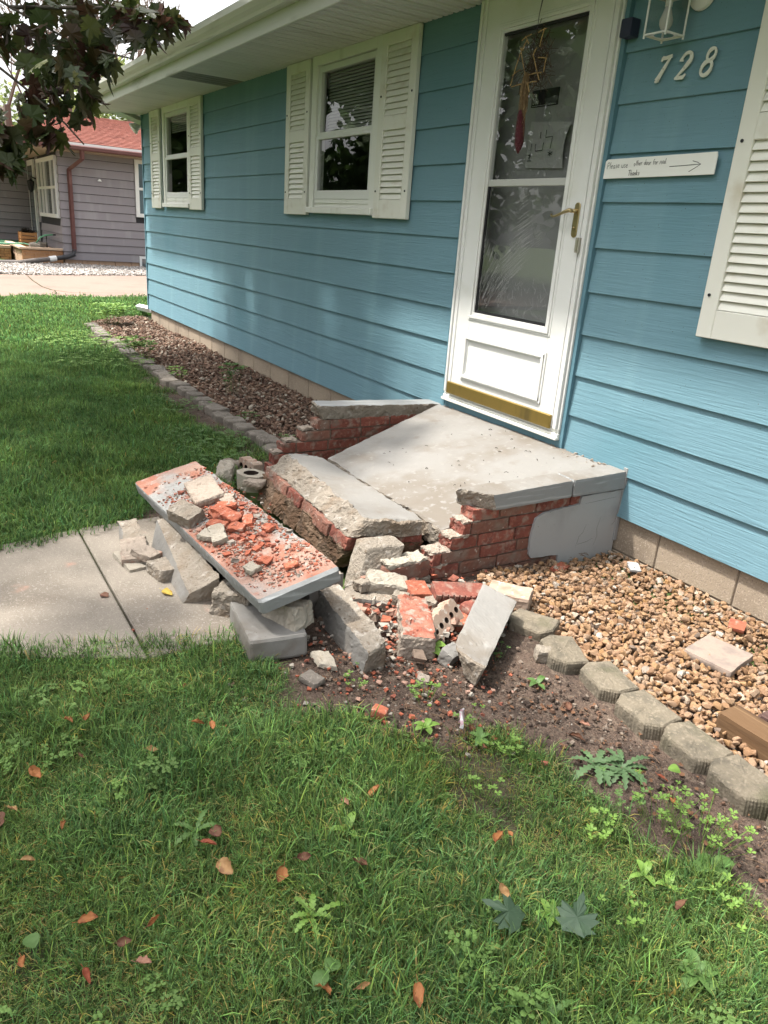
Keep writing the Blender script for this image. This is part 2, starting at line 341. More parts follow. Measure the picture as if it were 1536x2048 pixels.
# what hangs on the inner door
s = MB().box(-3.368, -3.175, .084, .09, 1.985, 2.062).build('door_sign', m_black)
tag(s, 'small black plaque with white words on the inner door behind the storm glass', 'plaque')
# ---------------------------------------------------------------- writing, digits, lantern, hanging ornament
STK = {
 'P': ([[(0, 0), (.06, 1)], [(.0, .95), (.4, 1.0), (.52, .75), (.35, .52), (.04, .48)]], .6),
 'T': ([[(0, .95), (.62, 1.0)], [(.3, .97), (.26, 0)]], .62), 'M': ([[(0, 0), (.05, .62), (.22, .3), (.4, .65), (.46, 0)]], .55),
 'S': ([[(.5, .92), (.2, 1.0), (.08, .78), (.38, .5), (.42, .2), (.2, 0), (0, .12)]], .6),
 'l': ([[(.03, 1), (0, 0)]], .14), 'i': ([[(.03, .5), (.0, 0)], [(.04, .68), (.05, .72)]], .14), 't': ([[(.16, .9), (.12, .05), (.25, 0)], [(0, .6), (.3, .64)]], .34),
 'e': ([[(0, .25), (.32, .30), (.30, .48), (.12, .5), (0, .25), (.08, .03), (.34, .06)]], .42), 'a': ([[(.32, .44), (.12, .5), (0, .22), (.1, .0), (.3, .15), (.34, .48), (.33, .1), (.4, 0)]], .46),
 's': ([[(.3, .46), (.1, .5), (.06, .34), (.28, .2), (.22, .02), (0, .05)]], .38), 'u': ([[(0, .5), (.04, .06), (.2, .02), (.32, .2), (.34, .5), (.36, 0)]], .46),
 'o': ([[(.16, .5), (.0, .28), (.08, .02), (.26, .02), (.34, .28), (.2, .5), (.12, .48)]], .42), 'h': ([[(.02, 1), (0, 0)], [(0, .3), (.16, .5), (.28, .4), (.3, 0)]], .4),
 'r': ([[(.02, .5), (0, 0)], [(0, .28), (.12, .46), (.28, .48)]], .34), 'd': ([[(.3, .42), (.1, .46), (0, .22), (.1, .0), (.28, .1), (.33, 1.0), (.34, 0)]], .44),
 'f': ([[(.32, .9), (.18, 1), (.1, .8), (.08, 0)], [(0, .5), (.28, .54)]], .36), 'n': ([[(.0, .5), (.02, 0)], [(.02, .3), (.18, .5), (.28, .4), (.3, 0)]], .4),
 'k': ([[(.0, 1), (.02, 0)], [(.3, .55), (.03, .25), (.34, 0)]], .42), '.': ([[(0, .02), (.03, .05)]], .12), ' ': ([], .32),
 'D': ([[(0, 0), (0, 1), (.35, .9), (.5, .5), (.35, .08), (0, 0)]], .6), 'x': ([[(0, 0), (.3, .5)], [(0, .5), (.3, 0)]], .4)}
def write(m, txt, x, z, y, h, w, rise=0, jit=.0, mi=0):
    x0 = x
    for ch in txt:
        st, adv = STK[ch]; dz = rise*(x-x0)+random.uniform(-jit, jit)*h
        for s in st:
            m.ribbon([(x+a*h, y, z+dz+b*h) for a, b in s], w, (0, -1, 0), mi)
        x += (adv+.06)*h
    return x
m = MB(); write(m, 'Doo', -3.356, 1.999, .0835, .028, .0035); write(m, 'in', -3.345, 2.033, .0835, .02, .003)
m.box(-3.360, -3.183, .0832, .0842, 1.989, 1.9905); m.build('lettering', mat('sign_white', (.6, .6, .6), .6), s)

def sheet(name, fn, nu, nv, mats, parent=None, th=.0006, smooth=True):
    m = MB(); vs = [fn(i/nu, j/nv) for j in range(nv+1) for i in range(nu+1)]
    k = nu+1; fs = [(j*k+i, j*k+i+1, (j+1)*k+i+1, (j+1)*k+i) for j in range(nv) for i in range(nu)]
    m.add(vs, fs); return m.build(name, mats, parent, smooth=smooth)
def papf(u, v):
    x = lerp(lerp(-3.352, -3.067, u), lerp(-3.343, -3.036, u), v); z = lerp(lerp(1.70, 1.692, u), lerp(1.919, 1.897, u), v)
    return (x-.02*max(0, u-.7)*math.sin(v*3), .078-.035*max(0, u-.7)*math.sin(v*2.6)*2, z)
pp = sheet('paper_notice', papf, 10, 8, [m_paper]); tag(pp, 'white paper sheet with a hand drawn map taped inside the storm door glass', 'paper notice')
m = MB(); y = .074
for L in ([(-3.255, 1.865), (-3.255, 1.835)], [(-3.215, 1.872), (-3.215, 1.838), (-3.165, 1.840), (-3.172, 1.785)], [(-3.285, 1.812), (-3.282, 1.778), (-3.228, 1.780), (-3.225, 1.815)], [(-3.315, 1.815), (-3.317, 1.782)],
          [(-3.335, 1.76), (-3.305, 1.76)], [(-3.32, 1.765), (-3.32, 1.735)], [(-3.337, 1.733), (-3.303, 1.733)], [(-3.33, 1.745), (-3.31, 1.755)], [(-3.17, 1.775), (-3.17, 1.75)], [(-3.185, 1.768), (-3.155, 1.757)], [(-3.182, 1.755), (-3.152, 1.77)]):
    m.ribbon([(a, y, b) for a, b in L], .004, (0, -1, 0))
m.build('map_lines', m_ink, pp)
# smears of wiped dirt on the lower storm pane
m = MB(); R = random.Random(4)
def smear(cx, cz, n, ang, ln, gap, w):
    for i in range(n):
        a = math.radians(ang+R.uniform(-4, 4)); l = ln*R.uniform(.5, 1.1); ox = -math.sin(a)*gap*i; oz = math.cos(a)*gap*i*R.uniform(.9, 1.1)
        x, z = cx+ox+R.uniform(-.01, .01), cz+oz; pts = [(x+math.cos(a)*l*t, -.0415, z+math.sin(a)*l*t+.01*math.sin(t*2)) for t in (-.5, -.2, .2, .5)]
        pts = [(min(max(q[0], gx0+.016), gx1-.008), q[1], min(max(q[2], gz0+.02), 1.59)) for q in pts]
        m.ribbon(pts, [w*.3, w, w*.8, w*.2], (0, -1, 0))
smear(-3.18, 1.50, 9, 8, .09, .010, .0022); smear(-3.12, 1.30, 17, 22, .17, .010, .003); smear(-3.17, 1.18, 14, 34, .22, .011, .003); smear(-3.38, 1.25, 14, 62, .10, .009, .0024)
smear(-3.25, 1.08, 20, 48, .2, .010, .0022); smear(-3.36, 1.05, 16, 60, .2, .009, .002); smear(-3.03, 1.33, 9, 15, .05, .009, .002); smear(-3.24, 1.26, 9, 5, .035, .008, .002)
for i in range(60):
    smear(R.uniform(-3.3, -2.93), R.uniform(.97, 1.16), 1, R.uniform(0, 180), R.uniform(.015, .07), .01, .0022)
m_sm = mat('dust_smear', (.30, .30, .295), .9); m.build('dust_smear', m_sm, door)['kind'] = 'stuff'

sg = MB().extr([(-2.674, 1.626), (-2.095, 1.633), (-2.094, 1.700), (-2.099, 1.7145), (-2.66, 1.7055), (-2.672, 1.698)], -.036, -.031, lambda u, v, t: (u, t, v)).build('mail_sign', mat('sign_plastic', (.74, .74, .71), .4), None, bevel=.001)
tag(sg, 'white strip sign with a handwritten note about mail and an arrow on the teal siding', 'sign')
m = MB(); write(m, 'Please use', -2.657, 1.6665, -.0368, .0262, .0021, .03, .05); write(m, 'other door for Mail.', -2.505, 1.6755, -.0368, .0212, .0020, .02, .06); write(m, 'Thanks', -2.530, 1.6365, -.0368, .0215, .0023, .03, .03)
ARR = [[(-2.315, 1.667), (-2.255, 1.6685), (-2.165, 1.672)], [(-2.205, 1.685), (-2.18, 1.679), (-2.163, 1.672), (-2.185, 1.660), (-2.215, 1.645)]]
for a in ARR: m.ribbon([(x, -.0368, z) for x, z in a], .0024, (0, -1, 0))
m.build('handwriting', m_ink, sg)
# house number
def digit(parts, x, z, h, sl=.25):
    m = MB()
    for k, (pts, ws) in enumerate(parts):
        m.ribbon([(x+(a+sl*b)*h, -.026-.0007*k, z+b*h) for a, b in pts], [w*h*1.3 for w in ws], (0, -1, 0), th=.004)
    return m
m_num = mat('number_metal', (.66, .66, .60), .45, [((.35, .33, .28), 60, 4, .55, .75)])
CI = lambda cx, cz, rx, rz, a0, a1, n: [(cx+rx*math.cos(math.radians(a0+(a1-a0)*i/n)), cz+rz*math.sin(math.radians(a0+(a1-a0)*i/n))) for i in range(n+1)]
DG = {'7': [([(.0, .80), (.03, .92), (.06, .97)], [.05, .09, .05]), ([(.03, .93), (.2, .91), (.52, .96)], [.12, .11, .10]), ([(.50, 1.0), (.32, .6), (.16, .2), (.10, .06)], [.05, .11, .15, .2]), ([(.02, .03), (.1, .03), (.2, .08)], [.05, .1, .05])],
      '2': [(CI(.28, .74, .24, .24, 195, -35, 14), [.15, .13]+[.08+.07*i/13 for i in range(13)]), ([(.47, .60), (.32, .38), (.12, .15), (.02, .04)], [.15, .11, .07, .06]), ([(.0, .04), (.2, .06), (.42, .05), (.52, .17)], [.06, .12, .12, .04])],
      '8': [(CI(.27, .76, .19, .21, 0, 360, 20), [.13-.05*abs(math.cos(i*math.pi/10-.6)) for i in range(21)]), (CI(.25, .27, .24, .26, 0, 360, 22), [.14-.05*abs(math.cos(i*math.pi/11-.6)) for i in range(23)])]}
for ch, x in (('7', -2.478), ('2', -2.378), ('8', -2.262)):
    digit(DG[ch], x, 1.989, .093).build('house_number', m_num, house)

# wall lantern
lt = thing('wall_lantern', 'white metal lantern with clear panes and a bare bulb beside the storm door', 'wall lamp', (-2.33, 0, 2.2))
m_lglass = glassmat('lantern_glass', (.93, .93, .92), 1.45, .05, 1.0)
m_lw = mat('lantern_white', (.62, .62, .60), .4)
cx, cy, hw, zb, ztp = -2.385, -.125, .052, 2.125, 2.262
m = MB()
for sx in (-1, 1):
    for sy in (-1, 1): m.tube([(cx+sx*hw, cy+sy*hw, zb-.008), (cx+sx*hw*1.0, cy+sy*hw*1.0, ztp)], .0042, 6)
for z in (zb, ztp-.004):
    for sx in (-1, 1): m.box(cx+sx*hw-.004, cx+sx*hw+.004, cy-hw, cy+hw, z, z+.006); m.box(cx-hw, cx+hw, cy+sx*hw-.004, cy+sx*hw+.004, z+.0003, z+.0063)
m.add([(cx+hw*1.15*a, cy+hw*1.15*b, ztp+.003) for a, b in ((-1, -1), (1, -1), (1, 1), (-1, 1))]+[(cx+.02*a, cy+.02*b, ztp+.06) for a, b in ((-1, -1), (1, -1), (1, 1), (-1, 1))], [(0, 1, 5, 4), (1, 2, 6, 5), (2, 3, 7, 6), (3, 0, 4, 7), (4, 5, 6, 7), (3, 2, 1, 0)])
n = 20; ring = []
for i in range(n):
    t = 2*math.pi*i/n; ring.append((cx+math.cos(t)*hw*.72, cy+math.sin(t)*hw*.72, zb+.004))
sq = [(cx+max(-1, min(1, 1.42*math.cos(2*math.pi*i/n)))*hw, cy+max(-1, min(1, 1.42*math.sin(2*math.pi*i/n)))*hw, zb+.004) for i in range(n)]
m.add(ring+sq, [(i, (i+1) % n, n+(i+1) % n, n+i) for i in range(n)])
m.build('frame', m_lw, lt)
for sx in (-1, 1):
    MB().add([(cx+sx*hw, cy-hw+.004, zb+.006), (cx+sx*hw, cy+hw-.004, zb+.006), (cx+sx*hw, cy+hw-.004, ztp-.004), (cx+sx*hw, cy-hw+.004, ztp-.004)], [(0, 1, 2, 3)]).build('glass_pane', m_lglass, lt)
    MB().add([(cx-hw+.004, cy+sx*hw, zb+.006), (cx+hw-.004, cy+sx*hw, zb+.006), (cx+hw-.004, cy+sx*hw, ztp-.004), (cx-hw+.004, cy+sx*hw, ztp-.004)], [(0, 1, 2, 3)]).build('glass_pane', m_lglass, lt)
m = MB(); m.tube([(cx, cy, zb+.022), (cx, cy, zb+.026), (cx, cy, zb+.04), (cx, cy, zb+.055), (cx, cy, zb+.075), (cx, cy, zb+.10)], [.008, .017, .025, .026, .019, .012], 14); m.build('bulb', mat('bulb_frost', (.62, .62, .60), .25, sub=.3), lt, smooth=True)
MB().tube([(cx, cy, zb+.10), (cx, cy, ztp+.01)], .014, 10).build('socket', m_lw, lt)
m = MB(); m.tube([(-2.315, -.022, 2.28), (-2.315, -.034, 2.28), (-2.315, -.042, 2.28)], [.062, .058, .03], 24); m.tube([(-2.315, -.03, 2.30), (-2.33, -.08, 2.345), (cx, cy, 2.345), (cx, cy, ztp+.05)], .008, 8); m.build('back_plate', m_lw, lt)
mbx = MB().box(-2.672, -2.612, -.075, -.022, 2.17, 2.24).build('doorbell_camera', mat('navy_plastic', (.025, .03, .06), .5), None, bevel=.008, seg=2)
tag(mbx, 'small dark box fixed to the siding behind the white lantern', 'box')

# hanging ornament of sticks, husk and maroon corn cob
od = thing('door_ornament', 'hanging ornament of crossed sticks and a husk with a maroon corn cob', 'ornament', (-3.2, -.075, 2.2))
m_stick = mat('straw_stick', (.40, .26, .12), .8, [((.16, .10, .06), 40, 3, .45, .7)]); m_twig = mat('dark_twig', (.075, .05, .04), .9, [((.16, .11, .08), 30, 3, .5, .7)])
R = random.Random(9); Y = -.078
m = MB()
for i in range(150):
    a = R.uniform(0, 6.28); r = R.uniform(.02, .15); cx_, cz_ = -3.185+math.cos(a)*r*.7, 2.13+math.sin(a)*r
    b = R.uniform(0, 6.28); l = R.uniform(.03, .08)
    m.tube([(cx_-math.cos(b)*l, Y+R.uniform(-.012, .014), cz_-math.sin(b)*l), (cx_+R.uniform(-.01, .01), Y+R.uniform(-.012, .014), cz_), (cx_+math.cos(b)*l, Y+R.uniform(-.012, .014), cz_+math.sin(b)*l)], .0013, 4)
m.build('twig_mesh', m_twig, od)['kind'] = 'stuff'
for (a, b) in (((-3.285, 2.245), (-3.22, 2.262)), ((-3.262, 2.258), (-3.232, 2.225)), ((-3.17, 2.262), (-3.115, 2.27)), ((-3.13, 2.275), (-3.15, 2.20)), ((-3.29, 2.215), (-3.235, 2.10)), ((-3.275, 2.215), (-3.335, 2.055)), ((-3.33, 2.10), (-3.27, 2.12)),
             ((-3.325, 2.05), (-3.245, 2.055)), ((-3.185, 2.165), (-3.125, 2.06)), ((-3.205, 2.09), (-3.115, 2.09)), ((-3.09, 2.16), (-3.10, 2.09)), ((-3.2, 2.055), (-3.14, 2.055)), ((-3.17, 2.20), (-3.19, 2.165)), ((-3.205, 2.06), (-3.185, 2.015)), ((-3.25, 2.24), (-3.27, 2.20)), ((-3.15, 2.155), (-3.09, 2.145))):
    MB().tube([(a[0], Y-.016, a[1]), ((a[0]+b[0])/2, Y-.018, (a[1]+b[1])/2+.002), (b[0], Y-.016, b[1])], .0027, 6).build('stick', m_stick, od)
m = MB()
for i in range(46):
    x0 = R.uniform(-.012, .012); x1 = -3.212+x0*1.9; z1 = R.uniform(1.93, 1.99)
    m.tube([(-3.218+x0*.8, Y-.02+R.uniform(-.01, .01), 2.10), (-3.217+x0*1.6, Y-.02+R.uniform(-.015, .015), 2.02), (x1, Y-.02+R.uniform(-.012, .012), z1), (x1+R.uniform(-.01, .01), Y-.02+R.uniform(-.012, .012), z1-R.uniform(.02, .12))], [.002, .003, .0022, .001], 4)
m.build('husk', mat('husk', (.17, .11, .06), .85, [((.32, .22, .12), 60, 3, .5, .7)]), od)
m = MB(); m.tube([(-3.222, Y-.02, 1.94), (-3.220, Y-.02, 1.92), (-3.215, Y-.02, 1.86), (-3.211, Y-.02, 1.79), (-3.211, Y-.02, 1.765), (-3.212, Y-.02, 1.745)], [.012, .019, .023, .022, .013, .003], 14)
m.build('corn_cob', mat('maroon_corn', (.085, .012, .02), .4, [], [(190, .9, .006, 'V')]), od, smooth=True)
m = MB(); m.ribbon([(-3.185, Y, 2.487), (-3.188, Y, 2.40), (-3.195, Y-.004, 2.34), (-3.2, Y, 2.30)], [.007, .011, .006, .005], (0, -1, .2)); m.ribbon([(-3.2, Y, 2.30), (-3.203, Y-.003, 2.26), (-3.205, Y-.006, 2.22)], .0035, (0, -1, .1)); m.tube([(-3.205+.010*math.cos(t), Y-.01, 2.212+.012*math.sin(t)) for t in [i*.6 for i in range(10)]], .0016, 5)
m.build('ribbon', mat('ribbon_grey', (.10, .095, .12), .6), od)
# ---------------------------------------------------------------- collapsed stoop and its debris
m_conc = mat('painted_concrete', (.195, .187, .175), .85, [((.145, .126, .105), 2.6, 7, .42, .66), ((.208, .198, .183), 30, 5, .55, .7), ((.215, .208, .198), 7, 4, .55, .8), ((.16, .14, .12), 11, 6, .60, .8), ((.07, .06, .05), 150, 2, .70, .76)], [(160, .25, .002), (18, .2, .006)])
m_cap = mat('painted_cap', (.225, .23, .23), .7, [((.20, .20, .195), 8, 6, .5, .8), ((.31, .32, .32), (60, 4, 60), 3, .55, .7)], [((110, 6, 110), .35, .003), (60, .3, .003)])
m_raw = mat('broken_concrete', (.22, .19, .155), .95, [((.17, .13, .095), 9, 6, .45, .7), ((.32, .29, .255), 28, 4, .55, .72), ((.12, .09, .065), 45, 3, .62, .74)], [(55, .9, .012), (160, .8, .005)])
m_under = mat('earthy_underside', (.10, .058, .034), .95, [((.165, .115, .08), 11, 5, .45, .7), ((.055, .034, .022), 18, 5, .52, .72)], [(50, .9, .012), (150, .7, .005)])
m_brick = mat('red_brick', (.20, .062, .044), .92, [((.125, .042, .032), 16, 5, .45, .72), ((.17, .12, .095), 9, 5, .56, .72), ((.27, .105, .072), 70, 3, .52, .7), ((.25, .175, .14), 26, 6, .50, .70)], [(120, .5, .003), (40, .3, .004)], rnd=.16)
m_dirtybrick = mat('sooty_brick', (.19, .085, .06), .95, [((.20, .15, .12), 14, 5, .42, .7), ((.13, .07, .055), 25, 4, .55, .75), ((.38, .34, .30), 60, 3, .62, .74)], [(120, .5, .003), (40, .3, .004)], rnd=.14)
m_core = mat('tan_core_brick', (.33, .245, .19), .92, [((.30, .17, .12), 16, 5, .5, .75), ((.48, .43, .37), 50, 3, .56, .72)], [(120, .4, .003)], rnd=.05)
m_mort = mat('pale_mortar', (.27, .225, .185), .95, [((.18, .135, .105), 22, 5, .5, .75), ((.40, .20, .14), 16, 4, .62, .8)], [(90, .9, .009)])
m_dustconc = mat('dusty_slab', (.215, .213, .205), .9, [((.26, .165, .13), 3.6, 7, .42, .58), ((.25, .105, .07), 8, 7, .50, .64), ((.27, .255, .235), 26, 5, .58, .70), ((.12, .10, .085), 60, 4, .64, .72)], [(150, .5, .004), (30, .5, .006)])
m_plaster = mat('grey_plaster', (.31, .315, .315), .85, [((.21, .21, .21), 5, 5, .5, .8), ((.31, .32, .32), 10, 4, .55, .8), ((.10, .09, .08), 90, 2, .74, .78)], [(60, .2, .002)])
m_wjoint = mat('raked_joint', (.15, .105, .08), .97, [((.26, .21, .17), 18, 5, .55, .75)], [(90, .9, .008)])
m_hole = mat('hole_dark', (.03, .02, .015), 1)
m_shard = mat('fresh_red_shard', (.30, .092, .052), .9, [((.22, .06, .036), 40, 3, .5, .7), ((.37, .22, .17), 50, 4, .55, .72)], [(110, .5, .003)], rnd=.2)
m_white_c = mat('pale_chunk', (.29, .26, .215), .95, [((.28, .24, .19), 24, 4, .5, .72)], [(90, .8, .005)], rnd=.08)

def obx(c, s, yaw=0, pitch=0, roll=0, tap=1.0):         # eight corners of a turned box; c = centre of base
    M = Matrix.Rotation(math.radians(yaw), 3, 'Z') @ Matrix.Rotation(math.radians(pitch), 3, 'Y') @ Matrix.Rotation(math.radians(roll), 3, 'X')
    out = []
    for z, k in ((0, 1), (1, tap)):
        for a, b in ((-1, -1), (1, -1), (1, 1), (-1, 1)): out.append(Vector(c)+M @ Vector((a*s[0]/2*k, b*s[1]/2*k, z*s[2])))
    return out
def chunk(name, c8, mats, parent=None, n=(6, 6, 4), amp=.004, faces={}, mi={}, rnd=18, freq=22, seed=0, smooth=False, warp=0):
    if rnd: rnd = max(rnd*2.4, 14)
    n = tuple(min(60, max(n_, int(math.ceil((Vector(c8[q])-Vector(c8[0])).length/.011)))) for n_, q in zip(n, (1, 3, 4)))
    """a block spanned by eight corners: bottom 0-3, top 4-7; faces gives each side its own roughness, mi its own material slot"""
    c8 = [Vector(c) for c in c8]; idx = {}; vs = []; fs = []; ms = []; off = Vector((seed*7.31, seed*3.7, seed*1.9))
    A = {k: faces.get(k, amp) for k in ('x-', 'x+', 'y-', 'y+', 'z-', 'z+')}
    def vert(i, j, k):
        if (i, j, k) in idx: return idx[(i, j, k)]
        u, v, w = 2*i/n[0]-1, 2*j/n[1]-1, 2*k/n[2]-1
        if rnd:
            s = (abs(u)**rnd+abs(v)**rnd+abs(w)**rnd)**(1/rnd); u, v, w = u/s, v/s, w/s
        u, v, w = (u+1)/2, (v+1)/2, (w+1)/2
        b = lerp(lerp(c8[0], c8[1], u), lerp(c8[3], c8[2], u), v); t = lerp(lerp(c8[4], c8[5], u), lerp(c8[7], c8[6], u), v); p = lerp(b, t, w)
        a = max([A[f] for f, q in (('x-', i == 0), ('x+', i == n[0]), ('y-', j == 0), ('y+', j == n[1]), ('z-', k == 0), ('z+', k == n[2])) if q])
        d = noise.noise_vector(p*freq+off)*.8+noise.noise_vector(p*freq*2.7+off)*.55+noise.noise_vector(p*freq*.4+off)*.8
        if a > .0025: d = d+noise.noise_vector(p*freq*6+off)*.35; d = d*(.35+1.15*abs(noise.noise(p*freq*.8+off)))*1.35
        p = p+d*a
        if warp: p.z += warp*math.sin(u*3.1)*math.sin(v*2.7)
        idx[(i, j, k)] = len(vs); vs.append(p); return idx[(i, j, k)]
    def grid(f, na, nb, fn):
        for a in range(na):
            for b in range(nb):
                fs.append((vert(*fn(a, b)), vert(*fn(a+1, b)), vert(*fn(a+1, b+1)), vert(*fn(a, b+1)))); ms.append(mi.get(f, 0))
    grid('z-', n[0], n[1], lambda a, b: (a, b, 0)); grid('z+', n[0], n[1], lambda a, b: (a, b, n[2]))
    grid('y-', n[0], n[2], lambda a, b: (a, 0, b)); grid('y+', n[0], n[2], lambda a, b: (a, n[1], b))
    grid('x-', n[1], n[2], lambda a, b: (0, a, b)); grid('x+', n[1], n[2], lambda a, b: (n[0], a, b))
    return MB().add(vs, fs, ms).build(name, mats, parent, smooth=smooth)
def holed(name, c8, nh, r, mats, parent=None, seg=14):   # brick with nh core holes through its z faces (row along x)
    c8 = [Vector(c) for c in c8]
    P = lambda u, v, w: lerp(lerp(lerp(c8[0], c8[1], u), lerp(c8[3], c8[2], u), v), lerp(lerp(c8[4], c8[5], u), lerp(c8[7], c8[6], u), v), w)
    m = MB(); L = (c8[1]-c8[0]).length; H = (c8[3]-c8[0]).length
    for h in range(nh):
        u0, u1 = h/nh, (h+1)/nh; uc = (u0+u1)/2; vs = []; fs = []; ms = []
        sq = []; ci = []
        for i in range(seg):
            t = 2*math.pi*(i+.5)/seg; c, s = math.cos(t), math.sin(t); k = 1/max(abs(c), abs(s))
            sq.append((uc+c*k*(u1-u0)/2, .5+s*k*.5)); ci.append((uc+c*r/L, .5+s*r/H))
        for w in (0, 1): vs += [P(u, v, w) for u, v in sq]+[P(u, v, w) for u, v in ci]
        for i in range(seg):
            j = (i+1) % seg
            fs += [(i, j, seg+j, seg+i), (2*seg+i, 3*seg+i, 3*seg+j, 2*seg+j), (seg+i, seg+j, 3*seg+j, 3*seg+i)]; ms += [0, 0, 1]
            ta = 2*math.pi*(i+1)/seg
            fs.append((i, 2*seg+i, 2*seg+j, j)); ms.append(0)
        m.add(vs, fs, ms)
    return m.build(name, mats, parent)
FR = dict(rnd=8)
stoop = thing('front_stoop', 'collapsed concrete stoop with red brick side walls below the storm door', 'steps', (-3, -.5, 0))
# landing, sunk towards the front
chunk('landing_slab', [(-3.40, -.985, .11), (-2.38, -.965, .075), (-2.355, -.02, .27), (-3.76, -.02, .26), (-3.39, -.99, .196), (-2.372, -.968, .165), (-2.355, -.03, .364), (-3.755, -.035, .354)],
      [m_conc, m_raw], stoop, (40, 28, 4), .0012, {'y-': .010, 'z-': .01, 'x-': .004, 'y+': .003}, {'y-': 1, 'z-': 1}, rnd=0, freq=16, smooth=False, warp=.012)
# bits lying on the landing
m = MB(); R = random.Random(13)
for i in range(46):
    x, y = R.uniform(-3.5, -2.42), R.uniform(-.85, -.08); z = .362+(y+.03)*.19+.010-(.012 if x < -3.3 else 0); a = R.uniform(0, 3.2); l = R.uniform(.004, .022)
    m.tube([(x, y, z), (x+l*.5*math.cos(a), y+l*.5*math.sin(a), z+.004), (x+l*math.cos(a), y+l*math.sin(a), z+.001)], R.uniform(.0008, .002), 4)
kind(m.build('grit', m_hole, stoop), 'stuff')
# crumbs of old caulk along the house
m = MB(); R = random.Random(3)
for i in range(150):
    x = R.uniform(-3.7, -2.3); y = R.uniform(-.055, -.022) if x < -2.7 else R.uniform(-.1, -.02); z = .352+(x+3.78)*.0085+(y+.03)*.22; s = R.uniform(.003, .010)
    m.hexa(obx((x, y, z+.001), (s*1.8, s, s*.6), R.uniform(0, 90), R.uniform(-20, 20)))
kind(m.build('caulk_crumbs', m_mort, stoop), 'stuff')
# caps
chunk('cap_piece', [(-2.362, -.352, .285), (-2.246, -.352, .283), (-2.246, -.006, .285), (-2.362, -.006, .287), (-2.362, -.352, .364), (-2.250, -.352, .362), (-2.250, -.006, .369), (-2.362, -.006, .370)], [m_cap, m_raw, m_conc], stoop, (6, 14, 5), .0012, {'y-': .003}, {'z+': 2, 'x-': 2}, rnd=14)
chunk('cap_piece', [(-2.362, -.915, .278), (-2.246, -.80, .276), (-2.246, -.356, .283), (-2.362, -.356, .286), (-2.36, -.935, .356), (-2.250, -.815, .345), (-2.250, -.356, .361), (-2.362, -.356, .364)], [m_cap, m_raw, m_conc], stoop, (8, 20, 6), .0012, {'y-': .012}, {'y-': 1, 'z+': 2, 'x-': 2}, rnd=14)
chunk('left_cap', [(-3.89, -.84, .312), (-3.752, -.845, .308), (-3.752, -.01, .282), (-3.89, -.01, .282), (-3.89, -.862, .388), (-3.752, -.865, .386), (-3.752, -.01, .356), (-3.89, -.01, .356)], [m_cap, m_raw], stoop, (8, 26, 6), .0015, {'y-': .011, 'x+': .006}, {'y-': 1, 'x+': 1}, rnd=14)
# brick courses, right wall (outer face x=-2.27), then left wall
def course(face, inner, top, h, front, back, ph, mats, dirt=0, sd=0):
    y = front; first = True; k = 0; pitch = .203
    L0 = .195*(1-ph)
    while y < back-.02:
        l = L0 if first and ph else .195
        e = min(y+l, back); x0, x1 = sorted((face, inner)); jx = random.uniform(-.0025, .0025)
        mt = m_dirtybrick if random.random() < dirt else m_brick
        c = [(x0+jx, y, top-h), (x1+jx, y, top-h), (x1+jx, e, top-h), (x0+jx, e, top-h), (x0+jx, y, top), (x1+jx, y, top), (x1+jx, e, top), (x0+jx, e, top)]
        chunk('brick', c, [mt, m_raw], stoop, (5, 9, 3), .0026, {'y-': .009 if first else .0026, 'z+': .004 if first else .0012}, rnd=22, freq=40, seed=sd+k)
        y = e+.008; first = False; k += 1
FRT = [-.885, -.935, -.99, -1.075, -1.075, -1.06]
for r in range(6):
    course(-2.27, -2.362, .281-.0575*r, .050, FRT[r], -.02, (r*.5+.3) % 1, None, .15 if r < 3 else .75, r*20)
m = MB()
for r in range(6):
    t = .281-.0575*r; m.box(-2.358, -2.278, FRT[r]+.02, -.02, t-.0565, t+.001)
m.build('mortar', m_wjoint, stoop)
for r, f in enumerate([-.875, -.965, -1.085, -1.13, -1.16]):
    course(-3.754, -3.845, .302-.061*r, .053, f, -.03, (r*.5+.6) % 1, None, .05, 300+r*20)
m = MB()
for r, f in enumerate([-.875, -.965, -1.085, -1.13, -1.16]): m.box(-3.84, -3.759, f+.015, -.02, .302-.061*r-.061, .302-.061*r+.001)
m.build('mortar', m_wjoint, stoop)
for r, y in ((0, -.93), (1, -1.03), (2, -1.10)):          # mortar lumps on the stepped ends
    chunk('mortar_lump', obx((-3.80, y, .245-.061*r), (.07, .08, .014), 5), [m_mort], stoop, (5, 5, 2), .008, seed=r+50, freq=40)
for r in range(1, 5):
    chunk('mortar_lump', obx((-2.315, FRT[r]+.045, .279-.0575*r), (.085, .09, .012), 0), [m_mort], stoop, (6, 6, 2), .009, seed=r+60, freq=45)
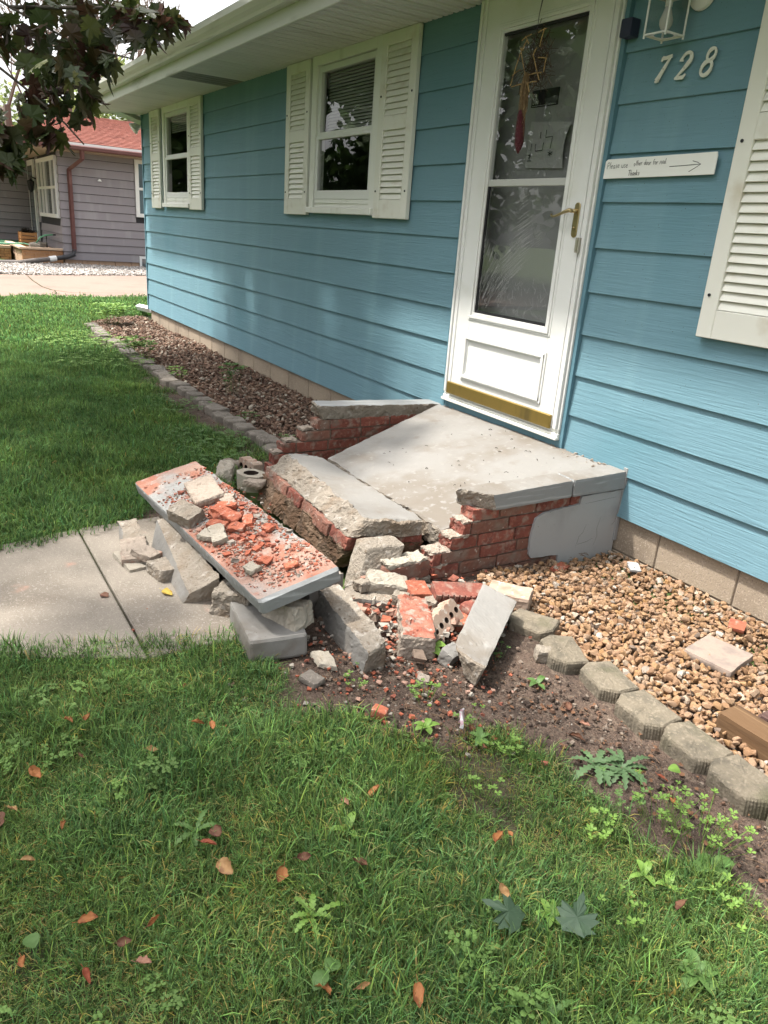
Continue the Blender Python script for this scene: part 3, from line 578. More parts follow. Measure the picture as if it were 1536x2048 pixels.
# grey plaster left on the right face
P = [(-.018, .278), (-.012, -.06), (-.362, -.075), (-.374, .0), (-.45, .006), (-.54, .012), (-.555, .03), (-.558, .12), (-.545, .20), (-.50, .222), (-.42, .229), (-.30, .236), (-.283, .238), (-.278, .273)]
pts = []
for i in range(len(P)):
    a, b = P[i], P[(i+1) % len(P)]; n = max(1, int(math.hypot(b[0]-a[0], b[1]-a[1])/.02))
    for j in range(n):
        q = (lerp(a[0], b[0], j/n), lerp(a[1], b[1], j/n)); d = noise.noise_vector(Vector((q[0]*40, q[1]*40, 3))); pts.append((q[0]+d.x*(.005 if i > 2 else .001), q[1]+d.y*(.005 if i > 2 else .001)))
MB().extr(pts, -2.272, -2.2585, lambda u, v, t: (t, u, v)).build('plaster_patch', m_plaster, stoop)
m = MB()
for L in ([(-.13, .16), (-.145, .10), (-.135, .06), (-.15, .01)], [(-.22, .13), (-.235, .09), (-.255, .075), (-.26, .05), (-.27, .02)], [(-.05, .245), (-.16, .24), (-.25, .236)], [(-.26, .035), (-.2, .04), (-.16, .052)], [(-.02, .2), (-.03, .12), (-.05, .1)]):
    m.ribbon([(-2.2578, a, b) for a, b in L], [.0007]+[.0013]*(len(L)-2)+[.0005], (1, 0, 0))
m.build('crack_line', m_black, stoop)
m = MB(); m.ribbon([(-2.247, -.354, .285), (-2.2475, -.360, .32), (-2.25, -.352, .364)], [.002, .003, .003], (1, 0, 0)); m.build('crack_line', m_black, stoop)
chunk('footing', [(-2.38, -1.06, -.15), (-2.257, -1.06, -.15), (-2.257, -.01, -.15), (-2.38, -.01, -.15), (-2.375, -1.06, -.062), (-2.261, -1.06, -.062), (-2.261, -.01, -.062), (-2.375, -.01, -.062)], [m_raw], stoop, (4, 24, 3), .003, rnd=0)
m = MB(); m.box(-2.272, -2.252, -.021, -.0, .02, .30); m.box(-2.268, -2.244, -.024, -.001, .30, .385); m.build('corner_flashing', m_cap, stoop, bevel=.002)
# leaning end of the wall: a brick with mortar on top
chunk('brick', [(-2.36, -1.30, .012), (-2.262, -1.275, .018), (-2.268, -1.085, .022), (-2.36, -1.09, .02), (-2.355, -1.295, .075), (-2.265, -1.28, .080), (-2.272, -1.085, .09), (-2.355, -1.09, .09)], [m_dirtybrick], stoop, (6, 10, 4), .003, {'y-': .006}, rnd=12, freq=30, seed=400)
chunk('mortar_lump', obx((-2.315, -1.19, .078), (.085, .19, .02), 3), [m_white_c], stoop, (8, 14, 2), .010, seed=402, freq=40)
chunk('mortar_lump', obx((-2.315, -1.19, -.07), (.10, .22, .09), 3), [m_raw], stoop, (8, 14, 4), .006, seed=403, freq=30)

def deb(o, label, cat, group='broken pieces around the stoop'): return tag(o, label, cat, group)
# the broken front of the landing: concrete over a brick bed
B = thing('broken_landing', 'long broken landing block with rough front face and a band of bricks beneath', 'concrete block', (-3, -1.2, 0), 'broken pieces around the stoop')
tl, trr, fr_, fl = (-3.41, -1.012), (-2.43, -1.012), (-2.50, -1.335), (-3.545, -1.255)
c8 = [(fl[0]+.02, fl[1]-.02, .135), (fr_[0], fr_[1]-.01, .135), (*trr, .125), (*tl, .125), (fl[0]+.045, fl[1]+.068, .216), (fr_[0]+.005, fr_[1]+.07, .212), (*trr, .193), (tl[0], tl[1], .196)]
chunk('slab', c8, [m_conc, m_raw], B, (44, 14, 7), .0015, {'y-': .013, 'x+': .012, 'x-': .012, 'z-': .01, 'y+': .008}, {'y-': 1, 'x+': 1, 'x-': 1, 'z-': 1, 'y+': 1}, rnd=12, freq=20, seed=5)
for i in range(6):
    u0, u1 = i/6+.004, (i+1)/6-.004; a = Vector((*fl, 0)); b = Vector((*fr_, 0)); p, q = lerp(a, b, u0), lerp(a, b, u1); o = Vector((.02, .12, 0))
    j = Vector((0, -.022+random.uniform(-.006, .010), 0)); k_ = Vector((0, -.012, 0)); c = [p+j+k_, q+j+k_, q+o, p+o]; c2 = [p+j, q+j, q+o, p+o]
    chunk('brick', [(v.x, v.y, .080) for v in c]+[(v.x, v.y, .134) for v in c2], [m_dirtybrick if i not in (2, 5) else m_brick], B, (10, 5, 3), .005, rnd=18, freq=30, seed=20+i)
p, q = Vector((*fr_, 0)), Vector((*trr, 0))
for i in range(2):
    a, b = lerp(p, q, i*.5+.02), lerp(p, q, i*.5+.48); o = Vector((-.09, 0, 0)); c = [a+o, a, b, b+o]
    chunk('brick', [(v.x-.008, v.y, .078) for v in c]+[(v.x-.008, v.y, .134) for v in c], [m_brick], B, (5, 8, 3), .006, rnd=18, freq=30, seed=30+i)
c8 = [(fl[0]+.05, fl[1]-.09, -.03), (fr_[0]-.06, fr_[1]-.035, -.01), (trr[0]-.03, trr[1], .03), (tl[0]+.02, tl[1], .02), (fl[0]+.0, fl[1]-.035, .088), (fr_[0]-.0, fr_[1]-.024, .088), (trr[0]-.005, trr[1], .10), (tl[0], tl[1], .10)]
chunk('mortar_bed', c8, [m_under], B, (44, 10, 8), .013, {'z-': .02, 'x+': .01}, rnd=0, freq=20, seed=8)

# the fallen tread slab with rubble on it
AL, AT, AR, AB = map(Vector, ((-3.317, -2.015, .20), (-3.27, -1.742, .29), (-1.985, -1.665, .285), (-2.005, -1.945, .20)))
nrm = (AB-AL).cross(AT-AL).normalized(); th = .062
c8 = [AL-nrm*th, AB-nrm*th, AR-nrm*th, AT-nrm*th, AL, AB, AR, AT]
A_ = chunk('tread_slab', c8, [m_cap, m_dustconc, m_raw], None, (46, 14, 5), .0016, {'z-': .008, 'y+': .010, 'x-': .003}, {'z+': 1, 'z-': 2, 'y+': 2}, rnd=14, freq=22, seed=12)
deb(A_, 'long fallen tread slab tilted on the rubble with red brick dust on top', 'concrete slab')
def onA(s, t, h=0): return lerp(lerp(AL, AB, s), lerp(AT, AR, s), t)+nrm*h
ax = (AB-AL).normalized(); ay = nrm.cross(ax); MA = Matrix((ax, ay, nrm)).transposed()
def crumbs(name, n, fn, mats, smin, smax, seed, lab, mw=1.5):
    R = random.Random(seed); m = MB(); ico = [(1, 0, 0), (-1, 0, 0), (0, 1, 0), (0, -1, 0), (0, 0, 1), (0, 0, -1)]; fc = [(0, 2, 4), (2, 1, 4), (1, 3, 4), (3, 0, 4), (2, 0, 5), (1, 2, 5), (3, 1, 5), (0, 3, 5)]
    for i in range(n):
        p = fn(R)
        if p is None: continue
        s = smin+(smax-smin)*R.random()**2.6; q = Quaternion((R.uniform(-1, 1), R.uniform(-1, 1), R.uniform(-1, 1)), R.uniform(0, 6)).to_matrix()
        bx = [Vector((a*R.uniform(.5, 1.2), b*R.uniform(.4, 1.0), c*R.uniform(.25, .6))) for a, b, c in ((-1, -1, -1), (1, -1, -1), (1, 1, -1), (-1, 1, -1), (-1, -1, 1), (1, -1, 1), (1, 1, 1), (-1, 1, 1))]
        e = Quaternion((R.uniform(-1, 1), R.uniform(-1, 1), .0), R.uniform(0, .6)).to_matrix() @ Matrix.Rotation(R.uniform(0, 6.3), 3, 'Z')
        m.hexa([p+e @ (v*s) for v in bx], R.randrange(len(mats)))
    o = m.build(name, mats); o['kind'] = 'stuff'; o['label'] = lab; o['category'] = 'rubble'; return o
def shardmat(n, c): return mat(n, c, .95, [((c[0]*.7, c[1]*.7, c[2]*.7), 60, 3, .5, .7)], [(120, .5, .003)])
ms_red = [shardmat('crumb_red', (.29, .085, .048)), shardmat('crumb_brick', (.22, .075, .05)), shardmat('crumb_pink', (.28, .15, .11)), shardmat('crumb_grey', (.25, .22, .19))]
ms_pale = [shardmat('crumb_pale', (.29, .26, .22)), shardmat('crumb_grey', (.26, .235, .205)), shardmat('crumb_pink', (.31, .19, .145)), shardmat('crumb_earth', (.15, .11, .085)), ms_red[0]]
def fA(R):
    for _ in range(40):
        s, t = R.uniform(.08, .97), R.uniform(.05, .98); d = noise.noise(Vector((s*7, t*2.2, 2)))*.6+.42
        c = .85 if .30 < s < .85 and t > .25 else .35
        if s < .22 and t < .55: c = .04
        if R.random() < d*c*1.3: return onA(s, t, .002)
def fA2(R):
    s = R.gauss(.58, .12); t = R.gauss(.55-.25*(s-.5), .17)
    if .1 < s < .95 and .05 < t < .97: return onA(s, t, .004)
crumbs('brick_crumbs', 4200, fA, ms_red, .001, .0065, 1, 'fine red brick crumbs and dust scattered over the tilted tread slab')
crumbs('brick_shards', 420, fA2, ms_red[:2]+ms_red, .004, .017, 2, 'red and pale brick shards heaped in the middle of the tilted tread slab')
def shard(s, t, sz, yaw, seed, mt, lab, cat='brick shard', h=.006, pitch=0, amp=.004, name='brick_shard', grp='broken pieces lying on the tread slab'):
    c = onA(s, t, h); loc = [MA @ v for v in obx((0, 0, 0), sz, yaw, pitch)]
    return deb(chunk(name, [c+v for v in loc], [mt], None, (7, 6, 3), amp, rnd=7, freq=45, seed=seed), lab, cat, grp)
shard(.315, .62, (.21, .125, .035), -8, 71, m_mort, 'flat mortar slab covered in crumbs near the upper end of the tread slab', 'mortar slab', .004, 3, .005, 'mortar_slab')
shard(.44, .14, (.13, .085, .055), 20, 72, m_raw, 'wedge of grey concrete overhanging the near edge of the tread slab', 'concrete chunk', .004, 12, .006, 'concrete_chunk')
for i, (s, t, sz, yaw, h, pt, mt, lab) in enumerate([
    (.53, .55, (.15, .05, .018), 12, .022, 8, m_shard, 'longest bright red brick sliver on top of the heap on the tread slab'),
    (.50, .46, (.10, .045, .018), -10, .012, -6, m_shard, 'broad red brick flake below the longest sliver on the tread slab'),
    (.56, .36, (.085, .05, .02), 25, .006, 4, m_shard, 'red brick lump with a square end at the near side of the heap'),
    (.62, .52, (.06, .045, .018), 40, .008, 6, m_shard, 'small orange brick lump right of the heap on the tread slab'),
    (.47, .66, (.08, .04, .018), 60, .012, 10, m_shard, 'dark red brick flake standing up at the top of the heap'),
    (.60, .70, (.07, .04, .015), -30, .006, 4, m_shard, 'thin red brick flake at the far edge of the tread slab'),
    (.84, .42, (.055, .035, .012), 20, .004, 2, m_shard, 'round orange brick chip near the lower end of the tread slab'),
    (.62, .26, (.11, .06, .025), -15, .006, 5, m_white_c, 'crumbly white mortar lump in front of the red brick heap'),
    (.60, .17, (.08, .05, .022), 30, .006, 0, m_white_c, 'second white mortar lump beside the crumbly one on the tread slab'),
    (.45, .72, (.07, .05, .022), 0, .01, 6, m_mort, 'grey pebbly mortar piece between the flat slab and the red heap'),
    (.86, .22, (.05, .04, .02), 10, .006, 0, m_white_c, 'small white mortar lump near the lower end of the tread slab'),
    (.42, .78, (.06, .045, .02), -40, .006, 6, m_mort, 'pinkish mortar piece at the far edge behind the red heap'),
    (.68, .80, (.05, .035, .014), 12, .004, 0, m_shard, 'flat red chip alone at the far edge of the tread slab'),
    (.91, .60, (.05, .03, .012), 70, .004, 0, m_shard, 'small red chip at the lower right corner of the tread slab')]):
    shard(s, t, sz, yaw, 80+i, mt, lab, 'brick shard' if mt is m_shard else 'mortar lump', h, pt, .006, 'brick_shard' if mt is m_shard else 'mortar_lump')
# what props the slab up and lies round it
deb(chunk('base_slab', obx((-2.11, -1.87, 0), (.31, .20, .082), -8, 0, 0, .97), [m_conc], None, (14, 10, 5), .0025, rnd=9, freq=14, seed=90), 'smooth grey concrete slab lying flat on the grass under the lower end of the tread slab', 'concrete slab')
deb(chunk('concrete_chunk', obx((-2.07, -1.81, .075), (.16, .10, .075), 20, 0, 0, .8), [m_white_c], None, (8, 6, 4), .01, seed=91), 'tan mortar chunk wedged between the tread slab and the flat grey slab', 'mortar chunk')
deb(chunk('concrete_wedge', [(-2.99, -2.03, -.01), (-2.44, -2.075, -.01), (-2.42, -1.94, -.01), (-2.97, -1.93, -.01), (-2.985, -2.0, .135), (-2.43, -2.04, .05), (-2.37, -1.945, .125), (-2.95, -1.95, .155)], [m_conc, m_raw], None, (20, 7, 6), .002, {'z+': .004, 'x+': .006, 'y+': .008}, {'z+': 1, 'x+': 1, 'y+': 1}, rnd=0, freq=26, seed=92), 'triangular grey concrete wedge on the walkway leaning against the tread slab', 'concrete wedge')
deb(chunk('concrete_chunk', [(-3.13, -2.13, 0), (-2.98, -2.15, 0), (-2.95, -2.05, 0), (-3.12, -2.04, 0), (-3.14, -2.12, .085), (-2.985, -2.14, .06), (-2.97, -2.06, .065), (-3.13, -2.05, .095)], [m_conc, m_raw], None, (8, 7, 5), .004, {'z+': .009, 'x+': .007}, {'z+': 1}, seed=93), 'grey concrete chunk farthest left on the walkway', 'concrete chunk')
deb(chunk('concrete_chunk', obx((-2.90, -2.12, .03), (.17, .10, .03), -12, 8, 4), [m_mort], None, (8, 6, 3), .006, seed=94), 'flat mortar fragment lying across others beside the far left chunk', 'mortar fragment')
deb(chunk('concrete_chunk', obx((-2.86, -2.13, 0), (.18, .11, .03), 8, 3), [m_white_c], None, (8, 6, 3), .005, seed=95), 'lowest flat pale fragment lying on the walkway concrete', 'mortar fragment')
deb(chunk('concrete_chunk', obx((-2.82, -2.09, .045), (.10, .075, .028), 30, 6), [m_mort], None, (7, 5, 3), .006, seed=96), 'small pinkish mortar fragment topmost in the little pile on the walkway', 'mortar fragment')
deb(chunk('concrete_chunk', obx((-2.70, -2.055, 0), (.14, .09, .06), 12), [m_raw], None, (7, 6, 4), .008, rnd=5, seed=97), 'round dark concrete lump between the little pile and the triangular wedge', 'concrete lump')
deb(chunk('concrete_chunk', obx((-2.30, -1.90, 0), (.16, .12, .11), 40), [m_raw], None, (8, 7, 5), .016, rnd=5, seed=98), 'rough concrete lump in shadow below the middle of the tread slab', 'concrete lump')
deb(chunk('concrete_chunk', obx((-2.62, -1.80, 0), (.3, .14, .16), 5), [m_raw], None, (10, 7, 5), .014, rnd=5, seed=99), 'buried concrete lump behind the triangular wedge under the tread slab', 'concrete lump')
deb(chunk('concrete_chunk', obx((-3.18, -1.84, 0), (.2, .14, .17), 5), [m_raw], None, (8, 7, 5), .014, rnd=5, seed=100), 'concrete lump under the upper end of the tread slab', 'concrete lump')
deb(chunk('concrete_bar', [(-2.21, -1.645, -.02), (-1.78, -1.685, -.02), (-1.77, -1.60, -.02), (-2.22, -1.55, -.02), (-2.185, -1.64, .105), (-1.75, -1.675, .085), (-1.78, -1.59, .095), (-2.20, -1.555, .115)], [m_conc, m_raw], None, (20, 7, 6), .004, {'z+': .007, 'x+': .008, 'x-': .008}, {'x+': 1, 'z+': 1}, rnd=12, seed=101), 'long tan concrete bar pointing at the camera right of the tread slab', 'concrete bar')
deb(chunk('concrete_chunk', obx((-2.34, -1.60, -.02), (.20, .17, .13), 15), [m_conc, m_raw], None, (9, 8, 5), .005, {'z+': .006}, {'z+': 1}, seed=102), 'square dark concrete block behind the upper end of the long tan bar', 'concrete block')
deb(chunk('concrete_post', [(-2.40, -1.42, -.02), (-2.29, -1.42, -.02), (-2.28, -1.28, -.02), (-2.42, -1.30, -.02), (-2.47, -1.33, .15), (-2.37, -1.33, .145), (-2.35, -1.16, .14), (-2.45, -1.16, .15)], [m_raw], None, (7, 8, 8), .004, rnd=9, seed=103), 'leaning squared stone propping the right end of the broken landing block', 'concrete post')
deb(chunk('concrete_block', [(-1.955, -1.065, .02), (-1.60, -1.40, 0), (-1.55, -1.40, .0), (-1.84, -1.02, .02), (-1.965, -1.06, .125), (-1.66, -1.415, .10), (-1.515, -1.40, .09), (-1.80, -1.025, .118)], [m_conc, m_raw], None, (16, 9, 6), .003, {'x+': .008}, {'x+': 1}, rnd=9, freq=16, seed=104), 'pale grey squared concrete block leaning beside the first edging stone', 'concrete block')
deb(chunk('concrete_block', obx((-1.955, -.925, 0), (.17, .12, .07), 40), [m_core], None, (8, 7, 4), .004, rnd=8, seed=105), 'tan concrete block behind the pale grey squared block', 'concrete block')
# ribbed red brick
def ribbed(c8, n=9):
    c8 = [Vector(c) for c in c8]; m = MB()
    Pf = lambda u, v, w: lerp(lerp(lerp(c8[0], c8[1], u), lerp(c8[3], c8[2], u), v), lerp(lerp(c8[4], c8[5], u), lerp(c8[7], c8[6], u), v), w)
    prof = [(0, .06)]
    for i in range(n):
        a, b = i/n, (i+1)/n; prof += [(a+.30/n, 0), (b-.12/n, 0), (b-.02/n, .10), (b+.18/n if i < n-1 else b, .10)]
    prof = [(min(max(u, 0), 1), v) for u, v in prof]+[(1, 1), (0, 1)]
    return m.extr(prof, 0, 1, lambda u, v, t: Pf(u, v, t))
bl = ribbed(obx((-2.015, -1.135, .035), (.20, .085, .058), 70, 4, 14)).build('ribbed_brick', m_brick)
deb(bl, 'ribbed red brick lying lengthways at the top of the loose brick pile', 'brick')
deb(chunk('brick_half', obx((-2.105, -1.265, .02), (.085, .095, .062), 75, 6, 8), [m_shard], None, (7, 7, 5), .005, rnd=12, seed=110), 'orange brick half left of the ribbed brick', 'brick')
deb(chunk('brick_half', obx((-1.92, -1.10, .0), (.14, .09, .06), 100, 0, 10), [m_brick], None, (7, 7, 5), .006, rnd=10, seed=111), 'dark red broken brick under the right end of the ribbed brick', 'brick')
deb(chunk('brick_half', obx((-1.885, -1.19, .0), (.10, .06, .04), 130, 0, 0), [m_shard], None, (7, 5, 4), .006, rnd=8, seed=112), 'bright broken brick end between the holed brick and the pale grey block', 'brick')
# holed brick standing on its edge, its core holes towards the camera's right
M_ = Matrix.Rotation(math.radians(118), 3, 'Z') @ Matrix.Rotation(math.radians(-8), 3, 'Y') @ Matrix.Rotation(math.radians(52), 3, 'X')
c8 = [Vector((-1.885, -1.30, .045))+M_ @ Vector((a*.19/2, b*.088/2, c*.056/2)) for c in (-1, 1) for a, b in ((-1, -1), (1, -1), (1, 1), (-1, 1))]
deb(holed('cored_brick', c8, 5, .0115, [m_core, m_hole]), 'cored brick on edge showing five round holes in the loose pile', 'brick')
for i in range(4):
    p = Vector((-1.925, -1.30, .02))+M_ @ Vector((-.07+.045*i, -.02, .0))
    deb(chunk('brick_shard', obx(p-Vector((.0, .0, .0)), (.06, .05, .045), 20+30*i, 10*i-10, 20), [m_shard if i % 2 else m_brick], None, (6, 6, 4), .007, rnd=7, seed=115+i), ['uppermost', 'upper middle', 'lower middle', 'lowest'][i]+' red brick fragment along the left side of the cored brick', 'brick shard')
deb(chunk('mortar_chunk', [(-2.08, -1.37, -.01), (-1.80, -1.53, -.01), (-1.74, -1.42, -.01), (-2.0, -1.28, -.01), (-2.06, -1.38, .095), (-1.80, -1.52, .09), (-1.73, -1.43, .085), (-1.99, -1.29, .09)], [m_mort, mat('brick_in_mortar', (.27, .115, .08), .95, [((.22, .065, .042), 18, 5, .42, .6), ((.25, .20, .165), 20, 6, .50, .64), ((.30, .265, .225), 55, 4, .6, .72)], [(80, .8, .006)])], None, (18, 10, 6), .011, mi={'z+': 1, 'y-': 0}, rnd=8, seed=120), 'large mortar chunk with red brick stuck on top in front of the pile', 'mortar chunk')
deb(chunk('mortar_chunk', obx((-2.195, -1.345, .03), (.16, .12, .06), 60, 8), [m_white_c], None, (10, 8, 5), .011, rnd=7, seed=121), 'pale grooved mortar chunk on the dark block right of the leaning stone', 'mortar chunk')
deb(chunk('concrete_block', obx((-2.16, -1.41, -.02), (.24, .11, .075), 62), [m_conc, m_raw], None, (10, 6, 4), .004, {'z+': .006}, {'z+': 1}, rnd=10, seed=122), 'dark squared block supporting the pale grooved mortar chunk', 'concrete block')
deb(chunk('concrete_lump', obx((-2.20, -1.45, .06), (.055, .045, .035), 10), [m_raw], None, (6, 5, 4), .01, rnd=5, seed=123), 'fist sized grey lump left of the pale grooved chunk', 'concrete lump')
deb(chunk('concrete_lump', obx((-2.06, -1.36, .05), (.06, .05, .04), 40), [m_raw], None, (6, 5, 4), .008, rnd=5, seed=124), 'grey lump between the orange brick half and the large mortar chunk', 'concrete lump')
deb(chunk('concrete_lump', obx((-2.02, -1.25, .03), (.07, .05, .035), 130), [m_raw], None, (6, 5, 4), .007, rnd=6, seed=125), 'grey flake standing under the left end of the ribbed brick', 'concrete lump')
deb(chunk('concrete_lump', obx((-1.72, -1.385, 0), (.05, .07, .055), 20, 20), [m_conc], None, (6, 5, 4), .005, rnd=6, seed=126), 'dark grey flake at the left foot of the pale grey block', 'concrete lump')
deb(chunk('tan_tile', [(-1.955, -1.645, .0), (-1.87, -1.68, .0), (-1.835, -1.61, .0), (-1.925, -1.565, .0), (-1.945, -1.645, .028), (-1.865, -1.675, .022), (-1.835, -1.605, .028), (-1.92, -1.57, .033)], [m_core], None, (7, 7, 3), .0025, rnd=10, seed=127), 'square tan piece lying on the soil below the long concrete bar', 'mortar piece')
deb(chunk('pale_piece', [(-1.945, -1.79, 0), (-1.865, -1.80, 0), (-1.815, -1.745, 0), (-1.92, -1.735, 0), (-1.94, -1.785, .018), (-1.865, -1.795, .015), (-1.82, -1.745, .02), (-1.92, -1.735, .022)], [m_white_c], None, (8, 7, 2), .008, rnd=8, seed=128), 'irregular cream mortar piece at the edge of the grass left of the square tan piece', 'mortar piece')
# beyond the broken landing
M_ = Matrix.Rotation(math.radians(8), 3, 'Z') @ Matrix.Rotation(math.radians(88), 3, 'X')
c8 = [Vector((-3.77, -1.27, .058))+M_ @ Vector((a*.16/2, b*.09/2, c*.058/2)) for c in (-1, 1) for a, b in ((-1, -1), (1, -1), (1, 1), (-1, 1))]
deb(holed('cored_brick', c8, 3, .0175, [m_core, m_hole]), 'cored brick with wide round holes behind the broken landing block', 'brick')
c8 = obx((-3.60, -1.335, 0), (.17, .13, .085), 20); deb(holed('hollow_block', c8, 1, .042, [m_white_c, m_hole], seg=8), 'hollow concrete block with a square opening beside the cored brick', 'concrete block')
deb(chunk('white_chunk', obx((-3.76, -1.42, 0), (.19, .10, .09), -25, 0, 0, .8), [m_white_c], None, (10, 7, 5), .013, rnd=5, seed=130), 'jagged white mortar chunk between the tread slab and the hollow block', 'mortar chunk')
deb(chunk('white_chunk', obx((-3.88, -1.34, 0), (.1, .07, .07), 40), [m_raw], None, (7, 6, 5), .012, rnd=5, seed=131), 'brown mortar lump left of the cored brick with wide holes', 'mortar chunk')
deb(chunk('white_chunk', obx((-3.49, -1.36, .05), (.11, .08, .03), 40), [m_mort], None, (7, 6, 3), .01, rnd=6, seed=132), 'flaky mortar on the corner of the hollow block', 'mortar chunk')
deb(chunk('concrete_chunk', obx((-3.05, -1.52, -.16), (.8, .22, .10), 3), [m_under], None, (20, 8, 4), .02, rnd=6, seed=133), 'long earthy rubble lump in the dark gap behind the tread slab', 'rubble lump')
def fG(R):
    a = R.random()
    if a < .40: x, y = R.gauss(-1.98, .15), R.gauss(-1.45, .18)
    elif a < .62: x, y = R.gauss(-2.45, .35), R.gauss(-2.08, .10)
    elif a < .80: x, y = R.gauss(-1.68, .2), R.gauss(-1.6, .18)
    elif a < .9: x, y = R.gauss(-3.6, .25), R.gauss(-1.45, .12)
    else: x, y = R.gauss(-2.0, .12), R.gauss(-1.0, .1)
    return Vector((x, y, .006 if y < -1.5 else .014))
crumbs('ground_crumbs', 2300, fG, ms_pale+ms_red[:2], .0015, .0095, 5, 'small crumbs of brick and mortar strewn on the soil and walkway round the stoop')
def fR(R): return Vector((R.gauss(-2.02, .11), R.gauss(-1.32, .12), R.uniform(.0, .05)))
crumbs('pile_rubble', 760, fR, ms_pale+ms_red[:3]+ms_pale, .006, .027, 6, 'loose rubble filling the gaps of the brick pile')
# ---------------------------------------------------------------- ground, walkway, beds, grass
def inpoly(px, py, poly):
    r = np.zeros(px.shape, bool); n = len(poly)
    for i in range(n):
        (x0, y0), (x1, y1) = poly[i], poly[(i+1) % n]
        c = ((y0 > py) != (y1 > py)) & (px < (x1-x0)*(py-y0)/((y1-y0) or 1e-9)+x0); r ^= c
    return r
def vnoise(x, y, sc, seed=0):                           # smooth value noise, 0..1
    g = np.random.default_rng(seed).random((64, 64)); X, Y = x*sc+500, y*sc+500
    i, j = np.floor(X).astype(int), np.floor(Y).astype(int); u, v = X-i, Y-j; u = u*u*(3-2*u); v = v*v*(3-2*v)
    G = lambda a, b: g[a % 64, b % 64]
    return (G(i, j)*(1-u)+G(i+1, j)*u)*(1-v)+(G(i, j+1)*(1-u)+G(i+1, j+1)*u)*v
WALK = [(-2.10, -1.80), (-2.15, -2.0), (-2.36, -2.7), (-2.5, -3.4), (-2.6, -8), (-3.2, -8), (-3.2, -3.4), (-3.18, -2.6), (-3.32, -2.06), (-3.34, -1.80)]
SOIL = [(-2.12, -1.90), (-1.93, -1.93), (-1.71, -1.97), (-1.50, -1.88), (-1.38, -1.72), (-1.30, -1.55), (-1.18, -1.45), (-1.05, -1.43), (-.90, -1.42), (-.75, -1.39), (-.58, -1.36), (.6, -1.34), (.6, -.6), (-2.12, -.6)]
DEB = [(-3.42, -2.06), (-2.12, -1.95), (-2.0, -.6), (-4.0, -.6), (-4.05, -1.25), (-3.6, -1.55)]
def soilness(x, y):                                      # 1 = bare soil
    jx = x+(vnoise(x, y, 6, 1)-.5)*.16+(vnoise(x, y, 18, 2)-.5)*.06; jy = y+(vnoise(x, y, 6, 3)-.5)*.16+(vnoise(x, y, 18, 4)-.5)*.06
    s = (inpoly(jx, jy, SOIL) | inpoly(jx, jy, DEB)).astype(float)
    d = np.clip((jy+1.34)/.30, 0, 1); s = np.maximum(s, np.where((x < -3.9) & (x > -9.3), d*np.where((x > -6.3) & (x < -4.6), 1, .72), 0))
    s = np.maximum(s, np.clip((vnoise(x, y, 1.7, 8)-.72)*4, 0, .6)*(x > -3))
    s = np.maximum(s, np.exp(-(((x+1.25)/.3)**2+((y+1.62)/.15)**2))*.65)
    return s
gx = np.arange(-15, 2.01, .06); gy = np.arange(-8, 3.01, .06); GX, GY = np.meshgrid(gx, gy); nx, ny = len(gx), len(gy)
GZ = (vnoise(GX, GY, 3, 5)-.5)*.014+(vnoise(GX, GY, 9, 6)-.5)*.010-.004
GZ = np.where((GX > -14.6) & (GX < 1.9) & (GY > -7.8), GZ, -.002); GZ = np.where(GY > -1.0, np.minimum(GZ, 0)-.005, GZ); GZ = np.where((GY > -.93) & (GY < .02) & (GX > -10.9), np.minimum(GZ, 0)-.10*np.clip((GY+.93)/.08, 0, 1)*np.where(GX < -3.8, .5, 1), GZ)
pit = np.clip((GX+3.80)/.15, 0, 1)*np.clip((-2.32-GX)/.12, 0, 1)*np.clip((GY+1.80)/.12, 0, 1)*np.clip((-.05-GY)/.1, 0, 1); GZ = GZ-.22*pit
me = bpy.data.meshes.new('lawn_soil'); V = np.stack([GX, GY, GZ], -1).reshape(-1, 3); a = np.arange(nx*ny).reshape(ny, nx)
F = np.stack([a[:-1, :-1], a[:-1, 1:], a[1:, 1:], a[1:, :-1]], -1).reshape(-1, 4)
me.from_pydata(V.tolist(), [], F.tolist()); at = me.attributes.new('soil', 'FLOAT', 'POINT'); at.data.foreach_set('value', soilness(GX, GY).reshape(-1).astype(np.float32))
me.polygons.foreach_set('use_smooth', [True]*len(F))
m_soil = mat('soil', (.088, .060, .045), .97, [((.05, .034, .026), 9, 6, .42, .66), ((.115, .085, .064), 38, 5, .52, .66), ((.04, .028, .022), 85, 3, .56, .68), ((.17, .12, .085), 150, 2, .62, .72)], [(35, 1.0, .02), (120, 1.0, .010)])
t = m_soil.node_tree; p = t.nodes['Principled BSDF']; src = p.inputs['Base Color'].links[0].from_socket
aa = N(t, 'ShaderNodeAttribute', attribute_name='soil'); th_ = N(t, 'ShaderNodeMix', data_type='RGBA'); nz = N(t, 'ShaderNodeTexNoise'); nz.inputs['Scale'].default_value = 40
cr = N(t, 'ShaderNodeMix', data_type='RGBA'); cr.inputs[6].default_value = (.022, .030, .010, 1); cr.inputs[7].default_value = (.062, .058, .026, 1)
t.links.new(N(t, 'ShaderNodeTexCoord').outputs['Object'], nz.inputs['Vector']); t.links.new(nz.outputs['Fac'], cr.inputs[0])
t.links.new(aa.outputs['Fac'], th_.inputs[0]); t.links.new(cr.outputs[2], th_.inputs[6]); t.links.new(src, th_.inputs[7]); t.links.new(th_.outputs[2], p.inputs['Base Color'])
me.materials.append(m_soil); gr = place('lawn_soil', me, None, (0, 0, 0)); kind(gr, 'structure')
m_far = mat('far_grass', (.06, .10, .022), .95, [((.04, .07, .015), .8, 5, .4, .7), ((.10, .12, .04), 3, 5, .5, .75)], [(6, .8, .05)])
kind(MB().box(-220, 160, -200, 200, -.3, -.06).build('terrain', m_far), 'structure')

